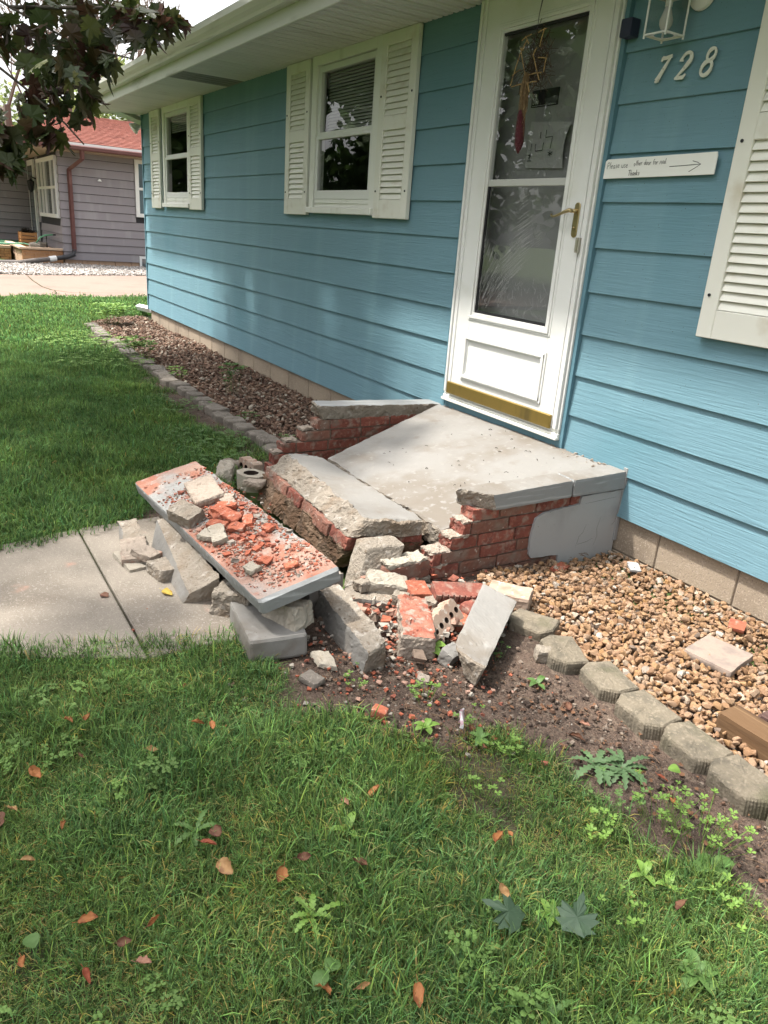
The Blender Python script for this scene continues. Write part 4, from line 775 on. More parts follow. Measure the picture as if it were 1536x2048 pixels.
def poly_slab(name, poly, z0, z1, m, k='structure', bevel=.006):
    o = MB().extr(poly, z0, z1, lambda u, v, t: (u, v, t)).build(name, m, None, bevel=bevel); 
    if k: kind(o, k)
    return o
m_walk = mat('walkway_concrete', (.215, .187, .155), .95, [((.15, .128, .105), 4, 6, .45, .75), ((.26, .23, .195), 70, 3, .54, .72), ((.15, .12, .095), 3.2, 5, .62, .82), ((.34, .31, .27), 210, 1, .62, .74), ((.08, .06, .05), 200, 1, .70, .76), ((.36, .20, .15), 6, 5, .66, .8)], [(180, .5, .003)])
poly_slab('walkway', [(-2.12, -1.80), (-2.13, -2.261), (-3.30, -2.261), (-3.33, -1.80)], -.1, .014, m_walk)
poly_slab('walkway', [(-2.13, -2.269), (-2.36, -2.75), (-2.5, -3.4), (-3.2, -3.4), (-3.19, -2.75), (-3.30, -2.269)], -.1, .014, m_walk)
poly_slab('walkway', [(-2.5, -3.408), (-2.62, -8), (-3.2, -8), (-3.2, -3.408)], -.1, .013, m_walk)

# scattering by points: mesh of points -> instances of unlinked variants
def scatter(name, pts, rot, scl, variants, label, cat, k='stuff'):
    col = bpy.data.collections.new(name+'_variants')
    for v in variants: col.objects.link(v)
    me = bpy.data.meshes.new(name); me.from_pydata([tuple(p) for p in pts], [], []); n = len(pts)
    me.attributes.new('rot', 'FLOAT_VECTOR', 'POINT').data.foreach_set('vector', np.asarray(rot, np.float32).reshape(-1))
    me.attributes.new('scl', 'FLOAT_VECTOR', 'POINT').data.foreach_set('vector', np.asarray(scl, np.float32).reshape(-1))
    me.attributes.new('idx', 'INT', 'POINT').data.foreach_set('value', RNG.integers(0, len(variants), n).astype(np.int32))
    o = bpy.data.objects.new(name, me); COL.objects.link(o); ORG[o] = Vector((0, 0, 0))
    g = bpy.data.node_groups.new(name, 'GeometryNodeTree'); g.interface.new_socket('Geometry', in_out='INPUT', socket_type='NodeSocketGeometry'); g.interface.new_socket('Geometry', in_out='OUTPUT', socket_type='NodeSocketGeometry')
    gi, go = g.nodes.new('NodeGroupInput'), g.nodes.new('NodeGroupOutput'); ip = g.nodes.new('GeometryNodeInstanceOnPoints'); ci = g.nodes.new('GeometryNodeCollectionInfo')
    ci.inputs['Collection'].default_value = col; ci.inputs['Separate Children'].default_value = True; ci.inputs['Reset Children'].default_value = True
    ip.inputs['Pick Instance'].default_value = True; L = g.links.new
    for nm, ty, so_ in (('rot', 'FLOAT_VECTOR', 'Rotation'), ('scl', 'FLOAT_VECTOR', 'Scale'), ('idx', 'INT', 'Instance Index')):
        na = g.nodes.new('GeometryNodeInputNamedAttribute'); na.data_type = ty; na.inputs['Name'].default_value = nm; L(na.outputs['Attribute'], ip.inputs[so_])
    L(gi.outputs[0], ip.inputs['Points']); L(ci.outputs[0], ip.inputs['Instance']); L(ip.outputs[0], go.inputs[0])
    md = o.modifiers.new('scatter', 'NODES'); md.node_group = g
    o['kind'] = k; o['label'] = label; o['category'] = cat; return o
def meshobj(name, vs, fs, m, tint=None, smooth=False):
    me = bpy.data.meshes.new(name); me.from_pydata(vs, [], fs); me.materials.append(m)
    if tint is not None: me.color_attributes.new('tint', 'FLOAT_COLOR', 'POINT').data.foreach_set('color', np.asarray(tint, np.float32).reshape(-1))
    if smooth: me.polygons.foreach_set('use_smooth', [True]*len(me.polygons))
    return bpy.data.objects.new(name, me)

m_grass = mat('grass_blade', (.100, .190, .056), .75, [], [], spec=.12, vs='tint', rnd=.22, sub=.30)
t = m_grass.node_tree; p = t.nodes['Principled BSDF']       # broad patches of yellower and greyer turf
src = p.inputs['Base Color'].links[0].from_socket; nz = N(t, 'ShaderNodeTexNoise'); nz.inputs['Scale'].default_value = 1.9; nz.inputs['Detail'].default_value = 5
t.links.new(N(t, 'ShaderNodeNewGeometry').outputs['Position'], nz.inputs['Vector']); mr = N(t, 'ShaderNodeMapRange'); t.links.new(nz.outputs['Fac'], mr.inputs[0]); mr.inputs[1].default_value = .42; mr.inputs[2].default_value = .68
mx = N(t, 'ShaderNodeMix', data_type='RGBA', blend_type='MULTIPLY'); t.links.new(mr.outputs[0], mx.inputs[0]); t.links.new(src, mx.inputs[6]); mx.inputs[7].default_value = (1.24, 1.08, .88, 1); t.links.new(mx.outputs[2], p.inputs['Base Color'])
def tuft(seed, nb, rad, h, w, dead=.12, lean=.55, lum=1.):
    R = random.Random(seed); vs = []; fs = []; ti = []
    for i in range(nb):
        r = rad*math.sqrt(R.random()); a = R.uniform(0, 6.283); x, y = r*math.cos(a), r*math.sin(a)
        d = R.uniform(0, 6.283) if R.random() < .6 else a; hh = h*R.uniform(.45, 1.2); ln = abs(R.gauss(.38, lean))*.75; cu = R.uniform(.1, 1.0); ww = w*R.uniform(.6, 1.25)
        dx, dy = math.cos(d), math.sin(d); sx, sy = -dy, dx; tw = R.uniform(-.6, .6)
        if R.random() < dead: c = (R.uniform(2.2, 3.6), R.uniform(1.25, 1.8), R.uniform(1.4, 2.4)); ln += .5; hh *= .7
        else:
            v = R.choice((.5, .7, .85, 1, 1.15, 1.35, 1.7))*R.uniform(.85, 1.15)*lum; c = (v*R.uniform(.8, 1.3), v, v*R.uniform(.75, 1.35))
        b = len(vs); px, pz, an = 0, 0, ln*.4; K = 4
        for k in range(K):
            f = k/(K-1); wk = ww*(1-f**1.6)*.5+.00012; s2 = math.cos(tw*f)
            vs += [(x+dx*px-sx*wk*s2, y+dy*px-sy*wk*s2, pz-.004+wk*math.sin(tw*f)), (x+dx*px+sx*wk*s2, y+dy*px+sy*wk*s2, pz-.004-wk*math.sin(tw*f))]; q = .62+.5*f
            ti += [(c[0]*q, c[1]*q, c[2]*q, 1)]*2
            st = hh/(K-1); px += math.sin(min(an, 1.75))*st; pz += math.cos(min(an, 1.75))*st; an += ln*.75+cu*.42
        fs += [(b+2*k, b+2*k+1, b+2*k+3, b+2*k+2) for k in range(K-1)]
    return meshobj('grass_tuft', vs, fs, m_grass, ti, True)
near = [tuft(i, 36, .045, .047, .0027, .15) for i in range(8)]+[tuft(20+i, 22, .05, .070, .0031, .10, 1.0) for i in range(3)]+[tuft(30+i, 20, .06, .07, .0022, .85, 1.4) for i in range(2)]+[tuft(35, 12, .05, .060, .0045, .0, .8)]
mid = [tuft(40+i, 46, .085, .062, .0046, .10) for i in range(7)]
farv = [tuft(60+i, 50, .19, .05, .011, .03, .55, 1.3) for i in range(6)]  # far blades tinted lighter: sunlight put into their colour
def lawn(name, x0, x1, y0, y1, n, dens, variants, s0, s1, label):
    x = RNG.uniform(x0, x1, n); y = RNG.uniform(y0, y1, n); so_ = soilness(x, y); keep = RNG.random(n) < dens(x, y)*(1-so_)**1.3
    keep &= ~inpoly(x, y, WALK) & ~((y > -.99) & (x > -10.6)) & ~((x > -11.1) & (x < XR) & (y > -.6)); x, y, so_ = x[keep], y[keep], so_[keep]; k = len(x)
    cl = vnoise(x, y, 7, 12); c2 = vnoise(x, y, 2.6, 15); s = (s0+(s1-s0)*RNG.random(k))*(.55+.55*cl+.3*c2)*(1-.5*so_); tilt = RNG.normal(0, .16, (k, 2))
    rot = np.stack([tilt[:, 0], tilt[:, 1], RNG.uniform(0, 6.283, k)], 1); z = np.full(k, -.004)
    return scatter(name, np.stack([x, y, z], 1), rot, np.stack([s, s, s*(.8+.4*cl)], 1), variants, label, 'grass')
dist = lambda x, y: np.hypot(x, y+2.78)
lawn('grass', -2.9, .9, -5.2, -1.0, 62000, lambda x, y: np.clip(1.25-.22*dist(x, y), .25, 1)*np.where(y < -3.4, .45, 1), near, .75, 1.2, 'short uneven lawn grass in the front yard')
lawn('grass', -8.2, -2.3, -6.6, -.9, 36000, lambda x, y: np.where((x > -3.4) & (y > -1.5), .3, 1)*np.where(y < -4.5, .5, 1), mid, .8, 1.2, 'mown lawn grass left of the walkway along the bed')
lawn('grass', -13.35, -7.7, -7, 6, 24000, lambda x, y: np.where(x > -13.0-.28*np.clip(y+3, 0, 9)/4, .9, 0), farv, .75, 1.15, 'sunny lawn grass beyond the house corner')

lawn('straw', -2.9, .9, -4.2, -1.0, 5200, lambda x, y: np.clip(1.2-.25*dist(x, y), .1, 1)*(vnoise(x, y, 3, 44) > .42), [tuft(70+i, 16, .06, .07, .0021, 1.0, 1.6) for i in range(3)], .8, 1.3, 'dry straw lying in the short lawn grass')
m_tw = mat('tiny_weed', (.12, .21, .05), .6, vs='tint', rnd=.2, sub=.3)
def weedlet(seed):
    R = random.Random(seed); vs = []; fs = []
    for i in range(9):
        a, r, h = R.uniform(0, 6.28), .03*math.sqrt(R.random()), R.uniform(.02, .055)
        for k in range(3):
            d = a+2.094*k; c, s_ = math.cos(d), math.sin(d); b = len(vs); z_ = R.uniform(.006, .010)
            vs += [(r*math.cos(a)+(u*c-v*s_)*z_, r*math.sin(a)+(u*s_+v*c)*z_, h+abs(v)*.003) for u, v in ((0, 0), (.6, -.5), (1.1, -.3), (1.1, .3), (.6, .5))]; fs.append(tuple(range(b, b+5)))
    return meshobj('weedlet', vs, fs, m_tw, [(1, 1, 1, 1)]*len(vs))
lawn('clover_patches', -2.9, .9, -3.6, -1.0, 800, lambda x, y: np.clip(1.2-.25*dist(x, y), .1, 1)*np.clip((vnoise(x, y, 4, 45)-.45)*3, 0, 1), [weedlet(i) for i in range(5)], .7, 1.3, 'tiny clover scattered through the lawn grass')
# gravel and mulch
def ramp(m, stops):
    t = m.node_tree; p = t.nodes['Principled BSDF']; oi = N(t, 'ShaderNodeObjectInfo'); cr = N(t, 'ShaderNodeValToRGB'); cr.color_ramp.interpolation = 'LINEAR'
    while len(cr.color_ramp.elements) < len(stops): cr.color_ramp.elements.new(.5)
    for e, (q, c) in zip(cr.color_ramp.elements, stops): e.position = q; e.color = (*c, 1)
    nz = N(t, 'ShaderNodeTexNoise'); nz.inputs['Scale'].default_value = 60; nz.inputs['Detail'].default_value = 4; t.links.new(N(t, 'ShaderNodeTexCoord').outputs['Object'], nz.inputs['Vector'])
    mx = N(t, 'ShaderNodeMix', data_type='RGBA', blend_type='OVERLAY'); mx.inputs[0].default_value = .55; t.links.new(oi.outputs['Random'], cr.inputs[0]); t.links.new(cr.outputs[0], mx.inputs[6]); t.links.new(nz.outputs['Fac'], mx.inputs[7]); t.links.new(mx.outputs[2], p.inputs['Base Color'])
m_grav = mat('river_gravel', (.4, .25, .14), .8, [], [(70, .35, .003)], spec=.3)
ramp(m_grav, [(0, (0.217, 0.126, 0.062)), (.16, (0.257, 0.156, 0.086)), (.33, (0.184, 0.100, 0.051)), (.5, (0.265, 0.173, 0.110)), (.63, (0.225, 0.129, 0.074)), (.76, (0.274, 0.194, 0.134)), (.88, (0.248, 0.133, 0.052)), (.96, (0.338, 0.298, 0.252)), (1, (0.128, 0.088, 0.065))])
m_mulch = mat('lava_rock', (.1, .06, .05), .95, [], [(60, .8, .006)])
ramp(m_mulch, [(0, (0.120, 0.069, 0.048)), (.2, (0.192, 0.112, 0.077)), (.42, (0.090, 0.055, 0.042)), (.6, (0.240, 0.158, 0.112)), (.75, (0.144, 0.092, 0.066)), (.9, (0.300, 0.224, 0.172)), (1, (0.396, 0.356, 0.290))])
m_wgrav = mat('white_gravel', (.55, .52, .48), .85, [], [(30, .4, .005)]); ramp(m_wgrav, [(0, (.36, .32, .29)), (.4, (.45, .41, .38)), (.7, (.27, .24, .22)), (1, (.50, .47, .44))])
def pebble(seed, m, flat=.62, rough=.22, sub=2, smooth=False):
    bm = bmesh.new(); bmesh.ops.create_icosphere(bm, subdivisions=sub, radius=.5); R = random.Random(seed); o = Vector((R.uniform(0, 99), R.uniform(0, 99), 0)); sc = (1, R.uniform(.62, .95), flat*R.uniform(.75, 1.15))
    cuts = [(Vector((R.gauss(0, 1), R.gauss(0, 1), R.gauss(0, 1))).normalized(), R.uniform(.22, .40)) for _ in range(11)]
    for v in bm.verts:
        for n_, d in cuts:
            e = v.co.dot(n_)-d
            if e > 0: v.co -= n_*e*.95
        v.co += v.co*noise.noise(v.co*2.4+o)*rough; v.co = Vector((v.co.x*sc[0], v.co.y*sc[1], v.co.z*sc[2]))
    me = bpy.data.meshes.new('pebble'); bm.to_mesh(me); bm.free(); me.materials.append(m); me.polygons.foreach_set('use_smooth', [smooth]*len(me.polygons)); return bpy.data.objects.new('pebble', me)
def bed(name, poly, step, size, zf, variants, label, cat='gravel', layers=2, keepf=None):
    P = []; S = []
    xs = [q[0] for q in poly]; ys = [q[1] for q in poly]
    for l in range(layers):
        X, Y = np.meshgrid(np.arange(min(xs), max(xs), step), np.arange(min(ys), max(ys), step)); X = X.ravel()+RNG.uniform(-.6, .6, X.size)*step; Y = Y.ravel()+RNG.uniform(-.6, .6, Y.size)*step
        k = inpoly(X, Y, poly)
        if keepf is not None: k &= keepf(X, Y)
        if l: k &= RNG.random(X.size) < .8
        X, Y = X[k], Y[k]; P.append(np.stack([X, Y, zf(X, Y)+l*size*.36+RNG.uniform(-.2, .2, X.size)*size], 1)); S.append(size*(.55+.75*RNG.random(X.size)**1.5))
    P = np.concatenate(P); S = np.concatenate(S); n = len(P); rot = np.stack([RNG.normal(0, .35, n), RNG.normal(0, .35, n), RNG.uniform(0, 6.28, n)], 1)
    return scatter(name, P, rot, np.stack([S, S, S], 1), variants, label, cat)
gv = [pebble(i, m_grav, .75, .12) for i in range(12)]; mv = [pebble(30+i, m_mulch, .55, .5) for i in range(10)]; wv = [pebble(60+i, m_wgrav, .7, .2, 1) for i in range(6)]
RBED = [(-2.255, -.0), (-2.255, -.86), (-1.95, -.98), (-1.75, -.93), (-1.6, -.95), (-1.4, -.93), (-1.2, -.95), (-.9, -.96), (.8, -.97), (.8, 0)]
def bedsheet(name, x0, x1, zf):
    xs = np.arange(x0, x1+.001, .06); ys = np.linspace(-.95, .003, 17); A, B_ = np.meshgrid(xs, ys); Z = zf(A, B_)-.012; q = np.arange(A.size).reshape(A.shape)
    me = bpy.data.meshes.new(name); me.from_pydata(np.stack([A, B_, Z], -1).reshape(-1, 3).tolist(), [], np.stack([q[:-1, :-1], q[:-1, 1:], q[1:, 1:], q[1:, :-1]], -1).reshape(-1, 4).tolist()); me.materials.append(m_soil)
    at = me.attributes.new('soil', 'FLOAT', 'POINT'); at.data.foreach_set('value', np.ones(A.size, np.float32)); return kind(place(name, me, None, (0, 0, 0)), 'structure')
rz = lambda x, y: -.062+.052*np.clip((-y-.30)/.62, 0, 1)+.016*vnoise(x, y, 4, 21)+.012*np.clip((x+2.0)/1.2, 0, 1)
bedsheet('gravel_bed', -2.26, .9, rz)
bed('gravel', RBED, .0235, .0365, lambda x, y: rz(x, y)+.002, gv, 'orange and tan river gravel filling the bed right of the stoop', keepf=lambda x, y: ~((x > -1.04) & (y < -.70) & (y > -.88) & (x < .5)))
LBED = [(-10.9, -.03), (-10.9, -.5), (-10.2, -.86), (-9.5, -.88), (-3.95, -.90), (-3.9, -.03)]
lz = lambda x, y: -.028+.030*vnoise(x, y, 1.8, 31)+.012*np.clip((-y-.6)/.3, 0, 1)
bedsheet('mulch_bed', -10.9, -3.86, lz)
bed('lava_gravel', LBED, .034, .044, lambda x, y: lz(x, y)+.002, mv, 'reddish brown lava rock covering the bed left of the stoop', layers=2)

# edging stones
m_edge = mat('edging_concrete', (.145, .122, .09), .95, [((.095, .082, .062), 16, 5, .42, .7), ((.19, .16, .12), 90, 3, .52, .72), ((.075, .07, .042), 9, 5, .52, .8)], [(120, .8, .005), (40, .4, .005)], rnd=.07)
m_edge2 = mat('edging_weathered', (.155, .135, .115), .95, [((.105, .09, .075), 16, 5, .45, .72), ((.22, .19, .16), 90, 3, .56, .7)], [(120, .8, .005)], rnd=.10)
def edging(m, seed):
    R = random.Random(seed); base = [(-.083, .062), (.083, .062), (.094, -.018), (.060, -.066), (-.060, -.066), (-.094, -.018)]; pts = []
    for i in range(6):
        a, b = base[i], base[(i+1) % 6]; n = 14 if i in (2, 3, 4) else 4; L = math.hypot(b[0]-a[0], b[1]-a[1]); nx_, ny_ = (b[1]-a[1])/L, -(b[0]-a[0])/L
        for j in range(n):
            g = (.0009 if j % 2 else -.0005) if n == 14 and i != 3 else R.uniform(-.002, .002); pts.append((lerp(a[0], b[0], j/n)-nx_*g, lerp(a[1], b[1], j/n)-ny_*g))
    mb = MB(); n = len(pts); rings = [(1.0, -.03), (1.0, .066), (.985, .076), (.93, .082), (.62, .084), (.3, .083)]; vs = []
    for k, (s, z) in enumerate(rings):
        for (u, v) in pts:
            d = noise.noise(Vector((u*30+seed*9, v*30, z*30))); e = noise.noise(Vector((u*75+seed*9, v*75, z*75)))
            vs.append((u*s+(d*.003 if k < 4 else 0), v*s+(e*.0025 if k < 4 else 0), z+(d*.003+e*.0018 if k > 1 else 0)))
    vs.append((0, 0, .083)); fs = [(k*n+i, k*n+(i+1) % n, (k+1)*n+(i+1) % n, (k+1)*n+i) for k in range(len(rings)-1) for i in range(n)]+[((len(rings)-1)*n+i, (len(rings)-1)*n+(i+1) % n, len(vs)-1) for i in range(n)]
    return mb.add(vs, fs).build('edging_stone', m, None, org=(0, 0, 0))
ORDN = ['first', 'second', 'third', 'fourth', 'fifth', 'sixth', 'seventh', 'eighth', 'ninth', 'tenth', 'eleventh', 'twelfth', 'thirteenth', 'fourteenth', 'fifteenth', 'sixteenth', 'seventeenth', 'eighteenth', 'nineteenth', 'twentieth', 'twenty-first', 'twenty-second', 'twenty-third', 'twenty-fourth', 'twenty-fifth', 'twenty-sixth', 'twenty-seventh', 'twenty-eighth', 'twenty-ninth', 'thirtieth', 'thirty-first', 'thirty-second', 'thirty-third', 'thirty-fourth', 'thirty-fifth']
protoR = [edging(m_edge, i) for i in range(4)]; protoL = [edging(m_edge2, 10+i) for i in range(3)]; used = set()
def puts(pr, loc, rot, lab, grp):
    o = pr
    if pr in used: o = clone(pr, loc, rot)
    else: o.location = loc; o.rotation_euler = rot; used.add(pr); ORG[o] = Vector(loc)
    return tag(o, lab, 'edging stone', grp)
for i, (x, y, a, z, tx) in enumerate([(-1.77, -.964, 24, -.036, .06), (-1.566, -1.012, -24, -.03, -.03), (-1.376, -.994, -14, -.034, .02), (-1.19, -1.024, -7, -.028, .04), (-1.018, -1.025, -5, -.03, .0), (-.845, -1.044, -8, -.022, .05), (-.665, -1.05, -3, -.026, .0), (-.48, -1.06, 2, -.03, .02)]):
    puts(protoR[i % 4], (x, y, z-.008), (tx, -tx*.6, math.radians(a)), f'tan concrete edging stone, {ORDN[i]} from the stoop along the orange gravel', 'edging stones along the orange gravel')
for i in range(33):
    x = -4.16-.180*i; y = -.945+.02*math.sin(i*.9)+.012*random.uniform(-1, 1)
    if i > 29: y += (i-29)*.02
    puts(protoL[i % 3], (x, y, -.040+random.uniform(-.010, .010)), (random.uniform(-.07, .07), random.uniform(-.07, .07), math.radians(random.uniform(-9, 9))), f'grey edging stone, {ORDN[i]} from the stoop along the lava rock bed', 'edging stones along the lava rock bed')

# timbers and flat pieces on the gravel
m_wood = mat('weathered_timber', (.105, .058, .027), .85, [((.06, .033, .017), (3, 45, 45), 5, .45, .7), ((.16, .10, .052), (2, 70, 70), 4, .56, .72), ((.06, .035, .02), (4, 30, 30), 5, .64, .76)], [((4, 60, 60), .7, .004)])
m_wood2 = mat('dark_timber', (.075, .042, .035), .85, [((.045, .025, .02), (3, 45, 45), 5, .45, .7)], [((4, 60, 60), .6, .004)])
def timber(x0, y0, z0, m, yaw, lab, ln=1.6, w=.092, h=.092):
    o = chunk('landscape_timber', [(v.x+ln/2*math.cos(math.radians(yaw)), v.y+ln/2*math.sin(math.radians(yaw)), v.z) for v in obx((x0, y0, z0), (ln, w, h), yaw)], [m], None, (30, 4, 4), .0016, rnd=26, freq=12, seed=int(x0*100)); return tag(o, lab, 'timber')
timber(-1.06, -.835, -.02, m_wood, 1, 'brown landscape timber lying on the orange gravel behind the edging stones'); timber(-1.0, -.73, -.02, m_wood2, 3, 'dark stained timber lying behind the brown landscape timber')
tag(chunk('flat_stone', [(-1.42, -.555, -.02), (-1.24, -.53, -.02), (-1.29, -.325, -.03), (-1.465, -.35, -.03), (-1.42, -.555, .006), (-1.24, -.53, .006), (-1.29, -.325, -.004), (-1.465, -.35, -.003)], [mat('pink_paver', (.25, .195, .16), .92, [((.19, .15, .13), 20, 4, .45, .7)], [(120, .5, .003)])], None, (8, 8, 3), .002, rnd=16), 'square pinkish paver lying flat on the orange gravel', 'paver')
tag(chunk('plaster_chip', obx((-2.04, -.105, -.022), (.085, .05, .012), -38, 4), [m_plaster], None, (5, 4, 2), .002, rnd=12), 'pale grey plaster chip on the gravel against the foundation', 'plaster chip')
tag(chunk('brick_scrap', obx((-1.47, -.165, -.02), (.06, .07, .015), 30, 0, 8), [m_shard], None, (5, 5, 2), .002, rnd=12), 'flat orange brick scrap on the gravel near the foundation', 'brick scrap')
tag(chunk('brick_scrap', obx((-2.19, -.42, -.04), (.05, .11, .02), 20, 8), [m_shard], None, (5, 6, 2), .003, rnd=10), 'thin brick scrap on the gravel below the plaster patch', 'brick scrap')
tag(chunk('brick_scrap', obx((-1.55, -1.755, .004), (.045, .035, .028), 40, 8), [m_shard], None, (5, 5, 3), .003, rnd=9), 'red brick crumb alone on the soil at the edge of the lawn', 'brick scrap')
tag(chunk('field_stone', obx((-1.64, -1.54, .0), (.04, .04, .03), 40, 8), [m_mort], None, (5, 5, 3), .006, rnd=6), 'pinkish round stone on the soil below the mortar chunk', 'stone')
tag(chunk('field_stone', obx((-1.585, -1.075, .0), (.07, .05, .045), 60, 8), [m_raw], None, (6, 5, 4), .005, rnd=6), 'grey stone leaning in front of the second edging stone', 'stone')
tag(chunk('field_stone', obx((-1.80, -1.85, .0), (.07, .05, .02), 20, 0), [m_edge2], None, (6, 5, 3), .005, rnd=6), 'flat mossy stone at the grass edge below the cream mortar piece', 'stone')
tag(sheet('candy_wrapper', lambda u, v: (-1.38+.03*(u-.5)*(1-.6*v)+.004*math.sin(v*5), -1.585+.012*math.sin(u*6), .03+.05*v+.004*math.sin(u*9)), 6, 6, [mat('wrapper_pink', (.62, .42, .47), .4, [((.75, .73, .73), 60, 1, .45, .55)])]), 'small pink and white wrapper standing in the short grass', 'wrapper')
MBt = MB(); Rt = random.Random(44)
for i in range(260):
    a = Rt.uniform(0, 3.2); q = Rt.random()
    x, y = (Rt.uniform(-2.24, -1.9), Rt.uniform(-.75, -.05)) if q < .45 else (Rt.uniform(-1.3, -.6), Rt.uniform(-1.33, -1.14)) if q < .7 else (Rt.uniform(-2, -1.4), Rt.uniform(-1.8, -1.2))
    z = -.012+.035*max(0, -y-.3) if q < .45 else .006; l = Rt.uniform(.012, .05)
    MBt.tube([(x-math.cos(a)*l/2, y-math.sin(a)*l/2, z), (x, y, z+Rt.uniform(.001, .006)), (x+math.cos(a)*l/2, y+math.sin(a)*l/2, z)], .0011, 4)
o = MBt.build('twig_litter', mat('litter', (.13, .085, .055), .9)); kind(o, 'stuff'); o['label'] = 'dry needles and twig litter on the soil and gravel'; o['category'] = 'litter'

LB = [MB() for _ in range(4)]; Rt = random.Random(45)
for i in range(2600):
    q = Rt.random()
    x, y = (Rt.uniform(-2.0, -1.3), Rt.uniform(-1.85, -1.15)) if q < .5 else (Rt.uniform(-1.5, -.45), Rt.uniform(-1.36, -1.10)) if q < .8 else (Rt.uniform(-6.8, -4.2), Rt.uniform(-1.25, -.98)) if q < .93 else (Rt.gauss(-2.1, .09), Rt.uniform(-.7, -.06))
    z = .002 if y < -.95 else float(rz(np.array(x), np.array(y)))+.018; sz = .0022+.009*Rt.random()**3.5; k = Rt.randrange(4)
    if k == 3: sz *= .62
    if k == 3: LB[3].add([(x+math.cos(t_)*sz*2.2*Rt.uniform(.5, 1), y+math.sin(t_)*sz*1.5*Rt.uniform(.5, 1), z+Rt.uniform(.001, .008)) for t_ in (0, 1.3, 2.5, 3.8, 5)], [(0, 1, 2, 3, 4)])
    else: LB[k].hexa(obx((x, y, z-sz*.2), (sz*1.6, sz, sz*.8), Rt.uniform(0, 180), Rt.uniform(-25, 25), Rt.uniform(-25, 25), Rt.uniform(.5, .9)))
for b_, (nm, c) in zip(LB, (('soil_clods', (.05, .034, .026)), ('soil_pebbles', (.19, .15, .12)), ('mulch_chips', (.13, .075, .05)), ('leaf_bits', (.14, .07, .038)))):
    o = b_.build(nm, mat(nm, c, .95, [((c[0]*.6, c[1]*.6, c[2]*.6), 70, 3, .45, .7)])); kind(o, 'stuff'); o['label'] = nm.replace('_', ' ')+' strewn over the bare soil and along the beds'; o['category'] = 'litter'
# fallen leaves
leafcol = {'orange': (.31, .125, .045), 'tan': (.36, .21, .095), 'brown': (.14, .065, .038), 'pink': (.30, .155, .105), 'yellow': (.45, .33, .06), 'red': (.25, .065, .032)}
m_leaf = {k: mat('dry_leaf_'+k, c, .7, [((c[0]*.6, c[1]*.5, c[2]*.6), 45, 4, .45, .7)], [(90, .4, .002)], sub=.2) for k, c in leafcol.items()}
def dryleaf(x, y, z, L, yaw, curl, kd, lab, tilt=0):
    """a dried leaf: oval with a wavy edge, rolled about its length and bent along it"""
    R = random.Random(int(abs(x*1e4+y*1e3))); n, k = 11, 8; vs = []; wid = R.uniform(.24, .38); roll = R.uniform(1.1, 2.9)*min(1.2, curl+.3); bend = R.uniform(-.8, 1.3)*curl; tw = R.uniform(-.9, .9)*curl; off = Vector((R.uniform(0, 50), R.uniform(0, 50), 0))
    M_ = Matrix.Rotation(math.radians(yaw), 3, 'Z') @ Matrix.Rotation(tilt, 3, 'Y') @ Matrix.Rotation(R.uniform(-.7, .7), 3, 'X')
    for i in range(n+1):
        u = i/n; w = L*wid*(math.sin(math.pi*min(1, .02+u*.97))**.7)*(1.15-.45*u)+.0006
        for j in range(k+1):
            v = 2*j/k-1; e = 1+.45*noise.noise(Vector((u*5, v*2.2, 0))+off); th_ = v*roll*.75; r = w/(max(roll, .2)*.75)
            p_ = Vector(((u-.5)*L*(1-.25*abs(bend)), r*math.sin(th_)*e, r*(1-math.cos(th_))*e+L*.25*bend*((u-.5)**2)*4*.5+L*.13*curl*noise.noise(Vector((u*4, v*1.8, 5))+off)))
            vs.append(Vector((x, y, z))+M_ @ (Matrix.Rotation(tw*(u-.5), 3, 'X') @ p_))
    q = k+1; fs = [(i*q+j, i*q+j+1, (i+1)*q+j+1, (i+1)*q+j) for i in range(n) for j in range(k) if not (i == n-1 and j in (0, k-1))]
    m = MB().add(vs, fs); a, b = vs[q//2], vs[q//2]-M_ @ Vector((L*.24, .06*L, -.004)); m.tube([a, (a+b)/2, b], .0007, 4)
    return tag(m.build('fallen_leaf', m_leaf[kd], None, smooth=True), lab, 'leaf', 'fallen leaves on the lawn')
